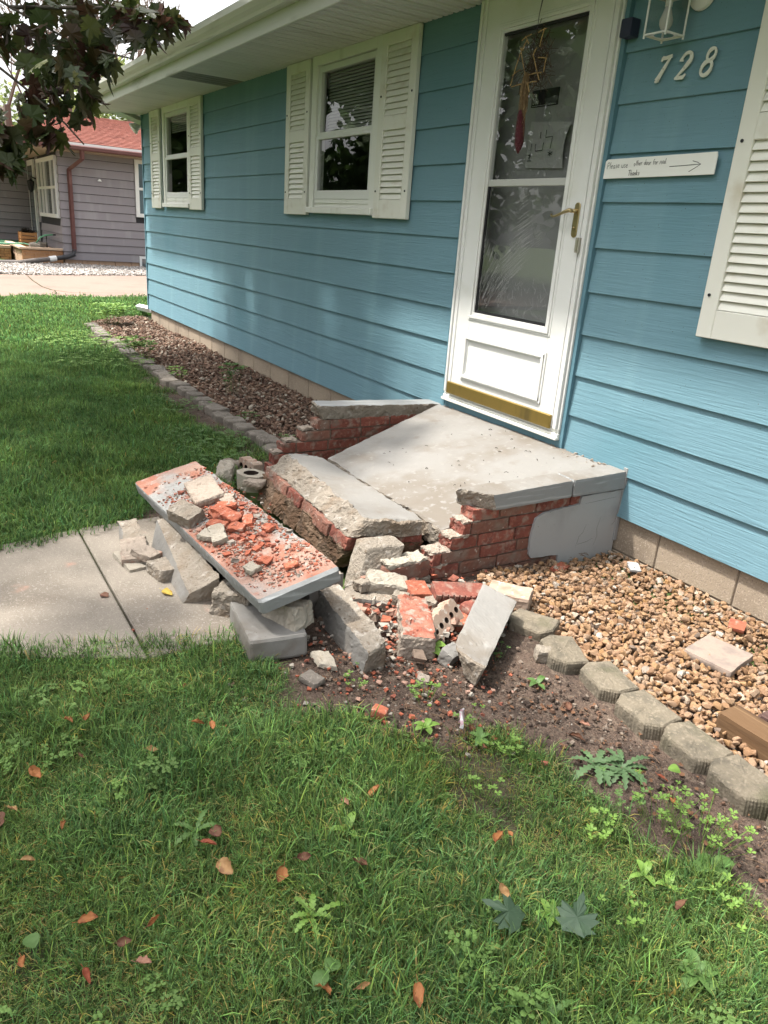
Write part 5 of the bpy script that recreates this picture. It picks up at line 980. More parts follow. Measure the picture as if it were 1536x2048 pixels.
LV = [(-1.86, -2.55, 'orange', .05, 30, 'orange leaf left of its twin near the walkway edge'), (-1.845, -2.505, 'orange', .055, -20, 'orange leaf with a brown twin beside it near the walkway edge'), (-1.70, -2.245, 'orange', .05, 70, 'curled orange leaf on the left of a pair below the flat grey slab'), (-1.67, -2.215, 'orange', .05, -10, 'curled orange leaf on the right of a pair below the flat grey slab'),
      (-1.64, -2.385, 'tan', .055, 80, 'upright tan leaf between the walkway and the left pair'), (-1.69, -2.55, 'brown', .05, 10, 'dark brown leaf sunk in the grass near the left edge'), (-1.67, -2.66, 'orange', .06, 20, 'crumpled orange leaf low at the left edge'), (-1.57, -2.72, 'tan', .05, 25, 'pale tan leaf at the far left of the lawn'), (-1.55, -2.755, 'brown', .07, 5, 'crumpled brown leaf cut by the left border'),
      (-1.47, -2.63, 'orange', .05, -15, 'thin orange leaf in the left part of the lawn'), (-1.29, -2.335, 'brown', .065, 0, 'dark crumpled leaf beside the small dandelion'), (-1.275, -2.36, 'red', .045, 50, 'reddish leaf next to the dark crumpled leaf'), (-1.40, -2.71, 'tan', .05, 80, 'upright tan leaf near the left border'), (-1.19, -2.35, 'tan', .06, 15, 'pale curled leaf below the small dandelion'),
      (-1.12, -2.255, 'orange', .05, -40, 'orange brown curled leaf near the middle of the lawn'), (-1.14, -2.19, 'brown', .05, 70, 'narrow brown leaf above the middle of the lawn'), (-1.25, -1.945, 'orange', .065, 110, 'long twisted orange leaf right of the middle of the lawn'), (-1.07, -2.09, 'brown', .055, 20, 'flat brown leaf right of the orange brown curled one'), (-.99, -1.765, 'orange', .065, 120, 'large orange leaf with a small bright one beside it'), (-.985, -1.735, 'orange', .03, 0, 'small bright orange leaf right of the large orange one'),
      (-.86, -1.855, 'tan', .065, 5, 'broad tan leaf in the right part of the lawn'), (-1.19, -2.63, 'orange', .05, 75, 'orange leaf standing near the lower left'), (-1.13, -2.52, 'orange', .05, 100, 'orange leaf leaning in the grass in the lower left'), (-1.15, -2.75, 'orange', .05, 0, 'orange leaf at the lower left border'), (-1.07, -2.655, 'red', .04, 10, 'small red leaf in the lower left lawn'), (-1.05, -2.56, 'pink', .04, 60, 'pink oval leaf in the lower left lawn'),
      (-.85, -2.29, 'orange', .055, 25, 'orange leaf at the bottom beside a round green leaf'), (-.82, -2.225, 'tan', .045, 90, 'oval tan leaf near the bottom centre'), (-.755, -2.145, 'orange', .06, -30, 'crumpled orange leaf at the bottom centre right'), (-2.53, -2.09, 'yellow', .075, 20, 'yellow leaf lying on the walkway by the concrete wedge'), (-1.215, -1.285, 'brown', .07, 15, 'oval brown leaf on the soil by the edging stones'), (-.66, -1.535, 'brown', .06, 100, 'narrow brown leaf on the right side of the lawn'), (-1.11, -2.58, 'brown', .04, 60, 'tiny brown leaf in the lower left lawn'), (-1.25, -2.03, 'pink', .035, 10, 'tiny pink leaf above the middle of the lawn'),
      (-1.25, -1.22, 'pink', .06, 40, 'pale pink leaf on the soil below the third edging stone'), (-1.02, -1.245, 'tan', .055, 70, 'tan leaf on the soil beside the dandelion rosette'), (-.98, -1.20, 'red', .045, 20, 'bright orange red leaf under the fifth edging stone'), (-.90, -1.255, 'orange', .05, -20, 'orange leaf on the soil below the sixth edging stone'), (-1.34, -1.20, 'brown', .06, 150, 'brown leaf under the third edging stone'), (-2.60, -2.30, 'brown', .05, 30, 'brown leaf flat on the walkway near its joint')]
for i, (x, y, kd, L, yaw, lab) in enumerate(LV):
    on = (x < -2.2); z = .018 if on else (.006 if y > -1.37 else .040); dryleaf(x, y, z, L*random.Random(i+9).uniform(.62, .95), yaw, .25 if on else random.Random(i).uniform(.4, 1.1), kd, lab, random.Random(i+50).uniform(-.35, .35) if not on else 0)

# weeds
m_weed = {k: mat('weed_'+k, c, .55, [((c[0]*1.3, c[1]*1.25, c[2]*1.2), 30, 3, .5, .75)], [(60, .3, .002)], rnd=.12, sub=.3) for k, c in {'lime': (.15, .26, .05), 'green': (.09, .17, .045), 'blue': (.10, .17, .075), 'dark': (.055, .095, .055)}.items()}
def leafblade(m, base, d, L, w, up, shape='oval', mi=0, droop=.6, R=random):
    """a leaf from base along heading d (radians), rising by up then drooping"""
    n = 12 if shape == 'jag' else 7; dx, dy = math.cos(d), math.sin(d); vs = []; an = up; x = z = 0
    for i in range(n+1):
        u = i/n
        if shape == 'oval': ww = w*math.sin(math.pi*min(1, .04+u*.96))**.75 if u < 1 else 0
        elif shape == 'jag': ww = w*(.18+.82*u**.6*(1-u**4))*(1.0 if i % 2 else .45) if u < 1 else 0
        else: ww = w*(1-u)**.6*min(1, u*6+.2)
        ww += .0004
        for v in (-1, 0, 1): vs.append((base[0]+dx*x-dy*v*ww, base[1]+dy*x+dx*v*ww, base[2]+z+abs(v)*ww*.28))
        x += math.cos(an)*L/n; z += math.sin(an)*L/n; an -= (up+droop)/n
    m.add(vs, [(3*i+j, 3*i+j+1, 3*i+j+4, 3*i+j+3) for i in range(n) for j in (0, 1)], mi)
def rosette(x, y, n, L, w, shape, kd, lab, cat='weed', up=.7, z=.0, name='weed_plant', grp='weeds in the lawn', a0=0, spread=6.283):
    if y < -1.45: L, w = L*.76, w*.76
    R = random.Random(int(abs(x*1000+y*777))); th_o = thing(name, lab, cat, (x, y, z), grp)
    for i in range(n):
        m = MB(); leafblade(m, (x, y, z), a0+spread*i/n+R.uniform(-.35, .35), L*R.uniform(.7, 1.15), w*R.uniform(.8, 1.15), up*R.uniform(.6, 1.3), shape, R=R); m.build('leaf', m_weed[kd], th_o, smooth=True)
    return th_o
def clover(x, y, n, r, h, kd, lab, s=.008, cat='clover', name='clover_plant', grp='weeds in the lawn'):
    R = random.Random(int(abs(x*1000+y*777))+5); m = MB(); st = MB()
    for i in range(n):
        a, q = R.uniform(0, 6.28), r*math.sqrt(R.random()); px, py, pz = x+q*math.cos(a), y+q*math.sin(a), h*R.uniform(.5, 1.15); st.tube([(x+q*.5*math.cos(a), y+q*.5*math.sin(a), 0), (px, py, pz)], .0006, 3); a = R.uniform(0, 6.28); ss = s*R.uniform(.7, 1.3)
        for k in range(3):
            d = a+k*2.094; c, s_ = math.cos(d), math.sin(d); pt = [(0, 0), (.55, -.5), (1.1, -.45), (1.0, 0), (1.1, .45), (.55, .5)]
            vs = [(px+(u*c-v*s_)*ss, py+(u*s_+v*c)*ss, pz+u*ss*.25+abs(v)*ss*.3) for u, v in pt]; m.add(vs, [(0, 1, 2, 3), (0, 3, 4, 5)])
    o = thing(name, lab, cat, (x, y, 0), grp); m.build('leaves', m_weed[kd], o); st.build('stem', m_weed[kd], o); return o
rosette(-1.80, -1.43, 4, .085, .024, 'oval', 'lime', 'broad leaved green plantain in front of the mortar chunk', 'plantain', .55, .01, 'plantain')
rosette(-1.06, -1.27, 12, .10, .016, 'jag', 'blue', 'large grey green dandelion rosette on the soil near the edging stones', 'dandelion', .45, .005, 'dandelion')
rosette(-1.10, -1.33, 8, .10, .017, 'jag', 'blue', 'smaller dandelion in front of the large rosette', 'dandelion', .5, .005, 'dandelion')
rosette(-1.335, -2.37, 5, .085, .016, 'jag', 'green', 'small dandelion left of the dark crumpled leaf', 'dandelion', .7, .02, 'dandelion')
rosette(-1.01, -2.235, 7, .10, .015, 'jag', 'lime', 'pale dandelion near the centre bottom of the lawn', 'dandelion', .8, .02, 'dandelion')
rosette(-1.33, -1.55, 5, .06, .012, 'oval', 'green', 'low oval leaved weed on the thin grass', 'weed', .6, .01); rosette(-1.44, -1.66, 5, .065, .014, 'oval', 'lime', 'bright oval leaved weed at the front edge of the soil', 'weed', .6, .01)
rosette(-1.56, -1.83, 5, .07, .011, 'jag', 'lime', 'small upright weed left of the red brick crumb', 'weed', .8, .01); rosette(-.71, -1.36, 4, .06, .018, 'oval', 'green', 'oval leaved weed at the right border below the last edging stones', 'weed', .6, .01)
rosette(-.98, -1.185, 1, .045, .021, 'oval', 'lime', 'single round bright green leaf below the fifth edging stone', 'leaf', .35, .03, a0=1); rosette(-1.21, -2.735, 1, .045, .02, 'oval', 'green', 'broad green leaf at the lower left border', 'leaf', .3, .035)
rosette(-.875, -2.27, 2, .05, .022, 'oval', 'green', 'round green leaf at the bottom beside the orange leaf', 'leaf', .3, .04, a0=2); rosette(-1.48, -1.20, 4, .06, .010, 'oval', 'green', 'slender weed growing before the second edging stone', 'weed', .8, .0)
rosette(-.77, -1.52, 4, .06, .010, 'oval', 'lime', 'slender upright weed right of the clover', 'weed', 1.0, .01); rosette(-.72, -1.50, 3, .06, .012, 'oval', 'lime', 'second slender weed by the clover on the right', 'weed', 1.0, .01)
rosette(-.55, -1.62, 5, .075, .02, 'oval', 'green', 'broad leaved weed at the lower right border', 'weed', .7, .01); rosette(-.78, -1.80, 6, .062, .011, 'oval', 'lime', 'leafy pale weed between the two dark maple leaves', 'weed', .9, .02)
rosette(-1.18, -2.06, 3, .07, .011, 'oval', 'lime', 'slender weed left of the long twisted leaf', 'weed', .9, .02); rosette(-.62, -1.95, 5, .08, .014, 'jag', 'green', 'jagged weed in the bottom right corner lawn', 'weed', .7, .02)
for (x, y, n, r, h, kd, lab) in [(-.86, -1.345, 34, .10, .09, 'lime', 'tall bright clover clump below the sixth edging stone'), (-.775, -1.315, 42, .11, .10, 'lime', 'largest clover clump at the right beside the soil'), (-.90, -1.55, 16, .06, .07, 'lime', 'bright clover sprig in the right part of the lawn'), (-1.27, -1.53, 20, .06, .04, 'lime', 'pale clover patch on the thin grass'), (-.97, -1.40, 14, .07, .06, 'green', 'clover patch under the dandelion'),
        (-1.56, -1.585, 22, .06, .05, 'lime', 'ferny light green weed on the soil below the brick pile'), (-1.42, -1.52, 10, .05, .04, 'lime', 'small clover on the soil patch'), (-1.72, -1.74, 10, .04, .03, 'lime', 'tiny clover beside the cream mortar piece'), (-1.83, -1.66, 8, .04, .03, 'green', 'tiny weed below the square tan piece'), (-1.66, -1.22, 9, .05, .04, 'green', 'sparse weed between the grey block and the first edging stone'), (-.70, -1.68, 10, .06, .06, 'lime', 'clover sprig in the lower right lawn'), (-.60, -1.42, 12, .06, .06, 'lime', 'clover sprig at the right border'),
        (-1.13, -1.70, 8, .05, .05, 'lime', 'clover sprig above the large orange leaf'), (-1.75, -1.37, 7, .03, .03, 'lime', 'tiny weed at the foot of the pale grey block')]: clover(x, y, n, r, h, kd, lab)
for (x, y, n, r, h, kd, lab, s) in [(-10.05, -.62, 60, .22, .22, 'lime', 'tall weed with large leaves at the far end of the lava rock bed', .045), (-7.55, -.92, 46, .16, .20, 'lime', 'bright leafy weed over the edging stones halfway along the bed', .035), (-5.85, -.60, 20, .09, .22, 'green', 'young leafy plant alone in the lava rock', .032), (-8.4, -1.25, 170, .5, .08, 'lime', 'wide pale weed patch at the far edge of the lawn', .022), (-7.3, -1.3, 140, .45, .06, 'lime', 'yellow green weed patch beside the far edging stones', .02), (-4.5, -1.28, 150, .28, .05, 'green', 'clover patch between the lawn and the near edging stones', .014), (-4.15, -1.35, 110, .22, .05, 'green', 'clover patch behind the tread slab', .012), (-6.5, -.86, 20, .1, .1, 'lime', 'small weed inside the edging stones', .02), (-4.95, -.82, 14, .07, .07, 'green', 'small weed in the lava rock near the stoop', .014), (-4.35, -.78, 16, .08, .06, 'green', 'weed tuft at the near end of the lava rock', .012), (-5.5, -1.2, 90, .3, .04, 'green', 'low weeds on the bare soil by the edging stones', .014)]:
    clover(x, y, n, r, h, kd, lab, s, 'weed', 'weed_plant', 'weeds along the lava rock bed')
# ---------------------------------------------------------------- neighbouring house, driveway, trees
m_drive = mat('driveway_concrete', (.205, .142, .115), .95, [((.165, .115, .092), 1.5, 6, .45, .75), ((.235, .17, .14), 14, 4, .55, .75)], [(60, .4, .004)])
DRV = [(-13.6, -30), (-13.05, -3), (-13.25, -.6), (-13.55, .9), (-14.2, 4), (-15.2, 12), (-19.4, 12), (-18.6, 3), (-18.2, 1.5), (-17.5, -.5), (-17.3, -3), (-17.3, -30)]
poly_slab('driveway', DRV, -.12, .012, m_drive, bevel=0)
m = MB(); m.ribbon([(-17.38, -.66, .0135), (-16.2, -.72, .0135), (-14.94, -.73, .0135), (-14.4, -.66, .0135), (-13.98, -.4, .0135), (-14.05, .05, .0135), (-14.2, .8, .0135)], [.02, .03, .03, .05, .03, .02, .02], (0, 0, 1))
tag(m.build('driveway_crack', m_soil), 'crooked weedy crack running across the pink concrete driveway', 'crack')
WG = [(-17.35, -3.2), (-17.5, -.5), (-18.2, 1.5), (-18.7, 3.2), (-21.0, 3.6), (-21.0, .6), (-20.95, -.3), (-20.6, -1.2), (-20.2, -3.2)]
poly_slab('gravel_strip', WG, -.1, .01, m_soil, bevel=0)
bed('white_gravel', WG, .055, .075, lambda x, y: .008+.012*vnoise(x, y, 1, 41), wv, 'white gravel strip between the pink driveway and the grey house', layers=2)
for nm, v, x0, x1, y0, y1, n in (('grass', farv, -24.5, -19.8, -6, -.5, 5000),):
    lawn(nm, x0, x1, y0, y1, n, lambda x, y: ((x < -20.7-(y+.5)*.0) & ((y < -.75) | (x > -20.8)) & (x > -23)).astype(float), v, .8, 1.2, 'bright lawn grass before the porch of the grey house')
nb = thing('neighbour_house', 'grey lap sided house with a red shingle roof beyond the driveway', 'house', (-24, 3, 0))
m_grey = mat('grey_siding', (.27, .245, .262), .6, [((.31, .29, .30), (1, 5, .3), 3, .5, .75)], [((20, 4, 60), .3, .003)], rnd=.05)
m_nfound = mat('peach_block', (.42, .28, .19), .95, [((.34, .22, .15), 5, 4, .5, .7)], rnd=.05); m_nwhite = mat('bright_white', (.78, .78, .77), .5)
m_redroof = mat('red_shingle', (.27, .105, .08), .95, [((.19, .07, .055), (2, 5, 5), 4, .45, .7), ((.36, .16, .12), (9, 9, 9), 3, .52, .7), ((.12, .045, .036), (11, 11, 11), 2, .62, .72)], rnd=.07)
m_rust = mat('rust_gutter', (.125, .05, .046), .5, [((.17, .08, .072), 4, 4, .5, .7)]); m_tan = mat('tan_soffit', (.34, .25, .18), .7)
NX, NY = -21.0, .68
for i in range(13):
    z0 = .15+.195*i; z1 = min(z0+.185, 2.62)
    if z1-z0 < .05: continue
    segs = [(NY, 2.45), (4.15, 12)] if 1.2 < z0+.1 < 2.6 else [(NY, 12)]
    for a, b in segs: MB().hexa([(NX, a, z0), (NX+.032, a, z0), (NX+.032, b, z0), (NX, b, z0), (NX, a, z1), (NX+.007, a, z1), (NX+.007, b, z1), (NX, b, z1)]).build('siding_board', m_grey, nb)
    segs = [(-24.25, NX)] if not (.9 < z0+.1 < 2.6) else [(-21.12, NX), (-24.6, -24.2)]
    for a, b in segs: MB().hexa([(a, NY-.032, z0), (b+.03, NY-.032, z0), (b+.02, NY, z0), (a, NY, z0), (a, NY-.007, z1), (b+.007, NY-.007, z1), (b+.007, NY, z1), (a, NY, z1)]).build('siding_board', m_grey, nb)
    MB().hexa([(-26.3, -5, z0), (-26.268, -5, z0), (-26.268, NY, z0), (-26.3, NY, z0), (-26.3, -5, z1), (-26.293, -5, z1), (-26.293, NY, z1), (-26.3, NY, z1)]).build('siding_board', m_grey, nb)
y = NY
while y < 11: MB().box(NX-.2, NX-.002, y, y+.395, -.05, .148).build('foundation_block', m_nfound, nb); y += .405
m = MB(); m.box(-26.3, NX-.001, NY+.001, 12, .149, 2.62); m.box(-26.6, -26.301, -5, NY, -.1, 2.62); m.build('wall_core', m_dark, nb)  # near-black colour between boards stands in for their butt shadows
def nwin(axis, a, b, z0, z1, p, mull):
    m = MB(); w = .09
    def bb(u0, u1, v0, v1, d0, d1):
        (m.box(p-.02+d0, p+d1, u0, u1, v0, v1) if axis == 'x' else m.box(u0, u1, p-d1, p+.02-d0, v0, v1))
    bb(a, a+w, z0, z1, 0, .05); bb(b-w, b, z0, z1, 0, .05); bb(a+w, b-w, z1-w, z1, 0, .049); bb(a+w, b-w, z0, z0+w, 0, .056)
    for q in mull: bb(q-.03, q+.03, z0+w, z1-w, 0, .045)
    bb(a+w, b-w, (z0+z1)/2-.03, (z0+z1)/2+.03, 0, .04); o = m.build('window', m_nwhite, nb)
    g = MB(); (g.box(p-.005, p+.005, a+w, b-w, z0+w, z1-w) if axis == 'x' else g.box(a+w, b-w, p-.005, p+.005, z0+w, z1-w)); g.build('pane', m_npane, o)
m_npane = mat('reflective_pane', (.10, .12, .13), .06, spec=1.0)
nwin('x', 2.46, 4.1, 1.26, 2.60, NX+.02, [3.3]); nwin('y', -24.05, -21.2, 1.10, 2.52, NY-.02, [-23.4, -22.9, -21.9]); nwin('x', -1.2, -.15, 1.5, 2.3, -26.28, [])
m = MB(); m.box(-25.85, -24.75, NY-.06, NY, .42, 2.55); d = m.build('screen_door', m_nwhite, nb); MB().box(-25.7, -24.9, NY-.07, NY-.061, .6, 2.4).build('pane', m_npane, d)
m = MB(); m.tube([(-24.6, NY-.02, 2.05), (-24.6, NY-.15, 2.1), (-24.6, NY-.16, 2.02)], .02, 6); m.tube([(-24.6, NY-.16, 2.02), (-24.6, NY-.16, 1.98), (-24.6, NY-.16, 1.75), (-24.6, NY-.16, 1.7)], [.03, .10, .07, .02], 8); m.build('porch_lantern', m_black, nb)
m = MB(); m.box(NX+.02, NX+.04, 2.5, 3.1, .0, .31); v = m.build('vent_well', m_nwhite, nb); MB().box(NX+.041, NX+.05, 2.56, 3.05, .02, .25).build('pane', m_npane, v)
# roof with an eave all round, courses stepped; gutter, downspout
EX, EY, EZ, RX, RY, RZ = -20.42, -.95, 2.76, -24.6, 1.7, 3.80
nC = 24
for i in range(nC):
    t0, t1 = i/nC, (i+1)/nC; h = .022
    a = (lerp(EX, RX, t0), lerp(EY, RY, t0), lerp(EZ, RZ, t0)); b = (lerp(EX, RX, t1), lerp(EY, RY, t1), lerp(EZ, RZ, t1))
    MB().add([(a[0], a[1], a[2]-.02), (a[0], 13, a[2]-.02), (a[0], 13, a[2]+h), (a[0], a[1], a[2]+h), (b[0], b[1], b[2]), (b[0], 13, b[2])], [(0, 1, 2, 3), (3, 2, 5, 4)]).build('shingle_course', m_redroof, nb)
    MB().add([(a[0], a[1], a[2]-.02), (-32, a[1], a[2]-.02), (-32, a[1], a[2]+h), (a[0], a[1], a[2]+h), (b[0], b[1], b[2]), (-32, b[1], b[2])], [(0, 1, 2, 3), (3, 2, 5, 4)]).build('shingle_course', m_redroof, nb)
m = MB(); m.add([(RX, RY, RZ), (RX, 13, RZ), (-28.8, 13, EZ), (-28.8, RY, EZ)], [(0, 1, 2, 3)]); m.add([(RX, RY, RZ), (-32, RY, RZ), (-32, 4.4, EZ), (RX, 4.4, EZ)], [(0, 1, 2, 3)]); m.build('rear_roof', m_redroof, nb)
m = MB(); m.box(-32, EX+.0, EY+.02, 13, 2.605, 2.63); m.build('soffit', m_tan, nb)
m = MB(); m.box(EX-.02, EX+.015, EY-.02, 13, 2.735, 2.79); m.box(-32, EX, EY-.03, EY+.005, 2.735, 2.79); m.build('drip_edge', m_nwhite, nb)
m = MB(); m.box(EX-.01, EX+.10, EY-.10, 13, 2.63, 2.734); m.box(-32, EX-.02, EY-.10, EY-.0, 2.63, 2.734); m.build('gutter', m_rust, nb, bevel=.02)
m = MB(); 
def sq(pts, w):
    for p_, q_ in zip(pts[:-1], pts[1:]): m.tube([p_, q_], w, 4)
sq([(EX+.04, 1.12, 2.66), (EX+.03, 1.12, 2.45), (NX+.10, .90, 2.22), (NX+.09, .90, .36)], .055); m.build('downspout', m_rust, nb)
pipe = MB(); pts = [(NX+.09, .90, .40), (NX+.10, .88, .28), (NX+.14, .70, .22), (NX+.2, .45, .18)]; pipe.tube(pts, .055, 10, 0)
dp = thing('drain_pipe', 'grey corrugated drain pipe running from the rust red downspout over the white gravel', 'drain pipe', (NX+.2, .3, 0)); pipe.build('elbow', mat('pipe_black', (.05, .05, .055), .5), dp, smooth=True)
MB().tube([(NX+.21, .44, .178), (NX+.25, .28, .155)], .066, 10).build('coupler', m_nwhite, dp)
pts = []; rr = []
for i in range(120):
    f = i/119; q = Vector((NX+.25+.35*f, .28-1.45*f-.05*math.sin(f*6), .155-.10*min(1, f*2.2))); pts.append(q); rr.append(.060 if i % 2 else .048)
MB().tube(pts, rr, 10).build('corrugated_hose', mat('pipe_grey', (.16, .14, .13), .6), dp)
# porch, planter, crate, hose
m_pb = mat('porch_brick', (.45, .24, .12), .9, [((.35, .17, .08), 9, 3, .5, .7)], rnd=.12); m_cop = mat('coping', (.52, .38, .27), .9)
pl = thing('brick_planter', 'low brick planter with a pale coping in front of the grey house', 'planter', (-22, .2, 0))
def bricks(x, y0, y1, z0, n, nm, par):
    for r in range(n):
        y = y0-(.1 if r % 2 else 0); 
        while y < y1:
            a, b = max(y, y0), min(y+.195, y1)
            if b-a > .03: MB().box(x-.1, x+random.uniform(-.003, .003), a, b, z0+r*.068, z0+r*.068+.060).build('brick', m_pb, par)
            y += .205
bricks(NX-.05, -.28, .655, .0, 5, 'brick', pl); MB().box(NX-2.9, NX-.058, -.275, .65, -.02, .335).build('planter_core', m_nfound, pl)
m = MB(); m.box(NX-3, NX+.0, -.34, -.16, .345, .40); m.box(NX-.2, NX+.001, -.158, .655, .3455, .4005); m.build('coping', m_cop, pl, bevel=.01)
po = thing('brick_porch', 'brick fronted porch with a green mat at the door of the grey house', 'porch', (-24, -1, 0)); bricks(-22.6, -4.5, -.36, 0, 4, 'brick', po)
m = MB(); m.box(-26.27, -22.58, -4.5, -.35, .275, .34); m.box(-26.27, -24.05, -.352, NY-.08, .275, .338); m.build('porch_floor', m_cop, po); MB().box(-26.1, -22.9, -1.6, .55, .341, .356).build('green_mat', mat('green_mat', (.02, .075, .035), .95), po)
for i in range(3): tag(chunk('planter_rock', obx((NX-.4-.35*i, .05+.12*i, .36), (.34, .22, .12), 40*i), [m_white_c], None, (6, 5, 4), .03, rnd=4, seed=140+i, freq=6), ['pinkish boulder nearest the corner in the brick planter', 'pinkish boulder in the middle of the brick planter', 'pinkish boulder deepest in the brick planter'][i], 'boulder')
cr_ = thing('slat_crate', 'wooden slat crate planter with a dark plant on the porch of the grey house', 'crate', (-22.7, .08, .34)); m_cr = mat('crate_wood', (.42, .22, .09), .8, rnd=.1)
for k in range(4): MB().box(-22.96, -22.5, -.09, .27, .36+.085*k, .36+.085*k+.065).build('slat', m_cr, cr_)
for xx in (-22.94, -22.49):
    for ya in (-.11, .25): MB().box(xx-.02, xx, ya, ya+.04, .345, .70).build('corner_post', m_cr, cr_)
m = MB(); R = random.Random(8)
for i in range(70): leafblade(m, (-22.72+R.uniform(-.12, .12), .09+R.uniform(-.1, .1), .66), R.uniform(0, 6.28), R.uniform(.1, .28), .03, R.uniform(.5, 1.4), 'oval', R=R)
m.build('leaves', mat('dark_plant', (.03, .025, .02), .7), cr_)
tag(MB().tube([(-22.3, -1.9, .39), (-22.2, -.6, .40), (-21.9, -.1, .44), (-21.6, .05, .40), (-21.45, .12, .5), (-21.4, .2, .62), (-21.4, .32, .68), (-21.42, .5, .70)], .02, 6).build('garden_hose', mat('hose_green', (.13, .34, .20), .5), smooth=True), 'green garden hose looped over the planter of the grey house', 'hose')
tag(MB().tube([(-21.5, .36, .36), (-21.5, .36, .68), (-21.48, .58, .70)], .02, 6).build('standpipe', m_black), 'black standpipe holding the end of the green hose', 'pipe')
ch = MB()
for k in range(3): ch.tube([(-25, -.95+.12*k, .35), (-24.98, -1.0+.14*k, .95)], .02, 5)
ch.tube([(-25, -.95, .93), (-25, -.6, .93)], .02, 5); ch.tube([(-24.6, -.9, .35), (-24.95, -.75, .92)], .02, 5); tag(ch.build('garden_chair', mat('green_metal', (.04, .28, .15), .5)), 'green metal garden chair frame on the porch', 'chair')
tag(MB().extr([(-.05, 0), (.05, 0), (.015, .05), (-.01, .05)], 0, .04, lambda u, v, t: (NX+.03+t, 1.60+u, 2.02+v)).build('wall_fitting', m_nwhite), 'tiny white fitting on the grey siding', 'fitting')
# downspout elbow at the corner of the blue house, floodlight under the soffit
m = MB(); m.tube([(XL-.06, .06, 2.4), (XL-.06, .06, .22), (XL-.10, .04, .12), (-11.3, .02, .09)], .045, 4); m.tube([(XL-.06, .06, 2.4), (XL-.06, -.5, 2.56)], .045, 4); dsp = m.build('downspout', m_white, house); dsp['label'] = 'white downspout with a long outlet at the far corner'
fl_ = MB(); fl_.tube([(XL-.12, .02, 2.40), (XL-.12, -.06, 2.36), (XL-.12, -.10, 2.33)], [.02, .05, .075], 10); tag(fl_.build('floodlight', m_white, smooth=True), 'white floodlight under the soffit at the far corner', 'floodlight')

# the maple in the yard
m_bark = mat('maple_bark', (.10, .085, .07), .95, [((.05, .042, .035), (14, 14, 3), 5, .45, .7)], [((30, 30, 5), .9, .012)])
m_ml = mat('maple_leaf', (.050, .064, .022), .42, [((.070, .032, .024), .9, 3, .48, .62)], [(50, .2, .002)], spec=.4, rnd=.35, vs='tint', sub=.35)
MAPLE = [(0, 0), (.10, .03), (.30, .10), (.20, .16), (.42, .30), (.27, .33), (.46, .56), (.24, .52), (.22, .62), (.10, .56), (.0, 1.0)]
LOBE = [(.03, -.02), (.26, -.06), (.30, .05), (.50, .16), (.34, .22), (.52, .44), (.40, .46), (.44, .62), (.27, .56), (.13, .48), (.16, .66), (.09, .74), (.08, .86), (0, 1.02)]
def leafverts(sz, M_, c, R):
    pts = LOBE+[(-x, y) for x, y in LOBE[::-1][1:]]; cup = R.uniform(-.3, .5); out = [c+M_ @ Vector((0, 0, 0))]
    ctr = c+M_ @ Vector((0, .36*sz, 0)); vs = [ctr]
    for x, y in pts: vs.append(c+M_ @ Vector((x*sz, y*sz, -(x*x+(y-.3)**2)*sz*cup+.04*sz*math.sin(x*9+y*7))))
    n = len(pts); fs = [(0, 1+i, 1+(i+1) % n) for i in range(n)]; return vs, fs
def hang(R, droop=.9):
    return Matrix.Rotation(R.uniform(0, 6.283), 3, 'Z') @ Matrix.Rotation(-R.gauss(droop, .45), 3, 'X') @ Matrix.Rotation(R.gauss(0, .5), 3, 'Y')
def crown(name, par, n, fn, size, m, seed, tones, droop=.7, simple=False):
    R = random.Random(seed); vs = []; fs = []; ti = []
    for _ in range(n):
        c = fn(R)
        if c is None: continue
        M_ = hang(R, droop); sz = size*R.uniform(.7, 1.25); b = len(vs)
        if simple:
            q = [(-.35, .1), (0, -.05), (.35, .15), (.5, .5), (.1, .75), (0, 1), (-.2, .7), (-.5, .5)]; v = [c+M_ @ Vector((x*sz, y*sz, .15*sz*abs(x))) for x, y in q]; f = [tuple(range(8))]
        else: v, f = leafverts(sz, M_, c, R)
        vs += [tuple(a-ORG[par]) for a in v]; fs += [[i+b for i in g] for g in f]; t_ = tones[R.randrange(len(tones))]; k = R.uniform(.7, 1.4); ti += [(t_[0]*k, t_[1]*k, t_[2]*k, 1)]*len(v)
    o = meshobj(name, vs, fs, m, ti); COL.objects.link(o); o.parent = par; ORG[o] = ORG[par]; o['kind'] = 'stuff'; return o
TRX, TRY = -5.3, -6.3
mp = thing('maple_tree', 'dark leaved maple whose low branches hang in at the upper left', 'tree', (TRX, TRY, 0))
R = random.Random(21); m = MB(); m.tube([(TRX, TRY, -.1), (TRX+.02, TRY, .3), (TRX-.03, TRY+.04, 1.4), (TRX+.02, TRY, 2.4), (TRX, TRY, 3.2)], [.30, .22, .19, .18, .15], 12); m.build('trunk', m_bark, mp, smooth=True)
m = MB(); lobes = [((-5.2, -6.2, 5.2), (4.6, 3.1, 2.1), 3000), ((-7.4, -2.7, 5.0), (2.4, 1.5, 1.3), 3000), ((-5.9, -2.4, 4.1), (1.6, .9, .8), 1200), ((-2.2, -4.3, 4.6), (1.8, 1.3, 1.2), 650)]
for c, r, n in lobes:
    for k in range(7):
        e = Vector(c)+Vector((R.uniform(-.7, .7)*r[0], R.uniform(-.7, .7)*r[1], R.uniform(-.5, .6)*r[2])); s = Vector((TRX, TRY, R.uniform(2.2, 3.2))); md = lerp(s, e, .5)+Vector((R.uniform(-.2, .2), R.uniform(-.2, .2), .35)); m.tube([s, lerp(s, md, .5)+Vector((0, 0, .15)), md, lerp(md, e, .5), e], [.07, .055, .04, .025, .008], 6)
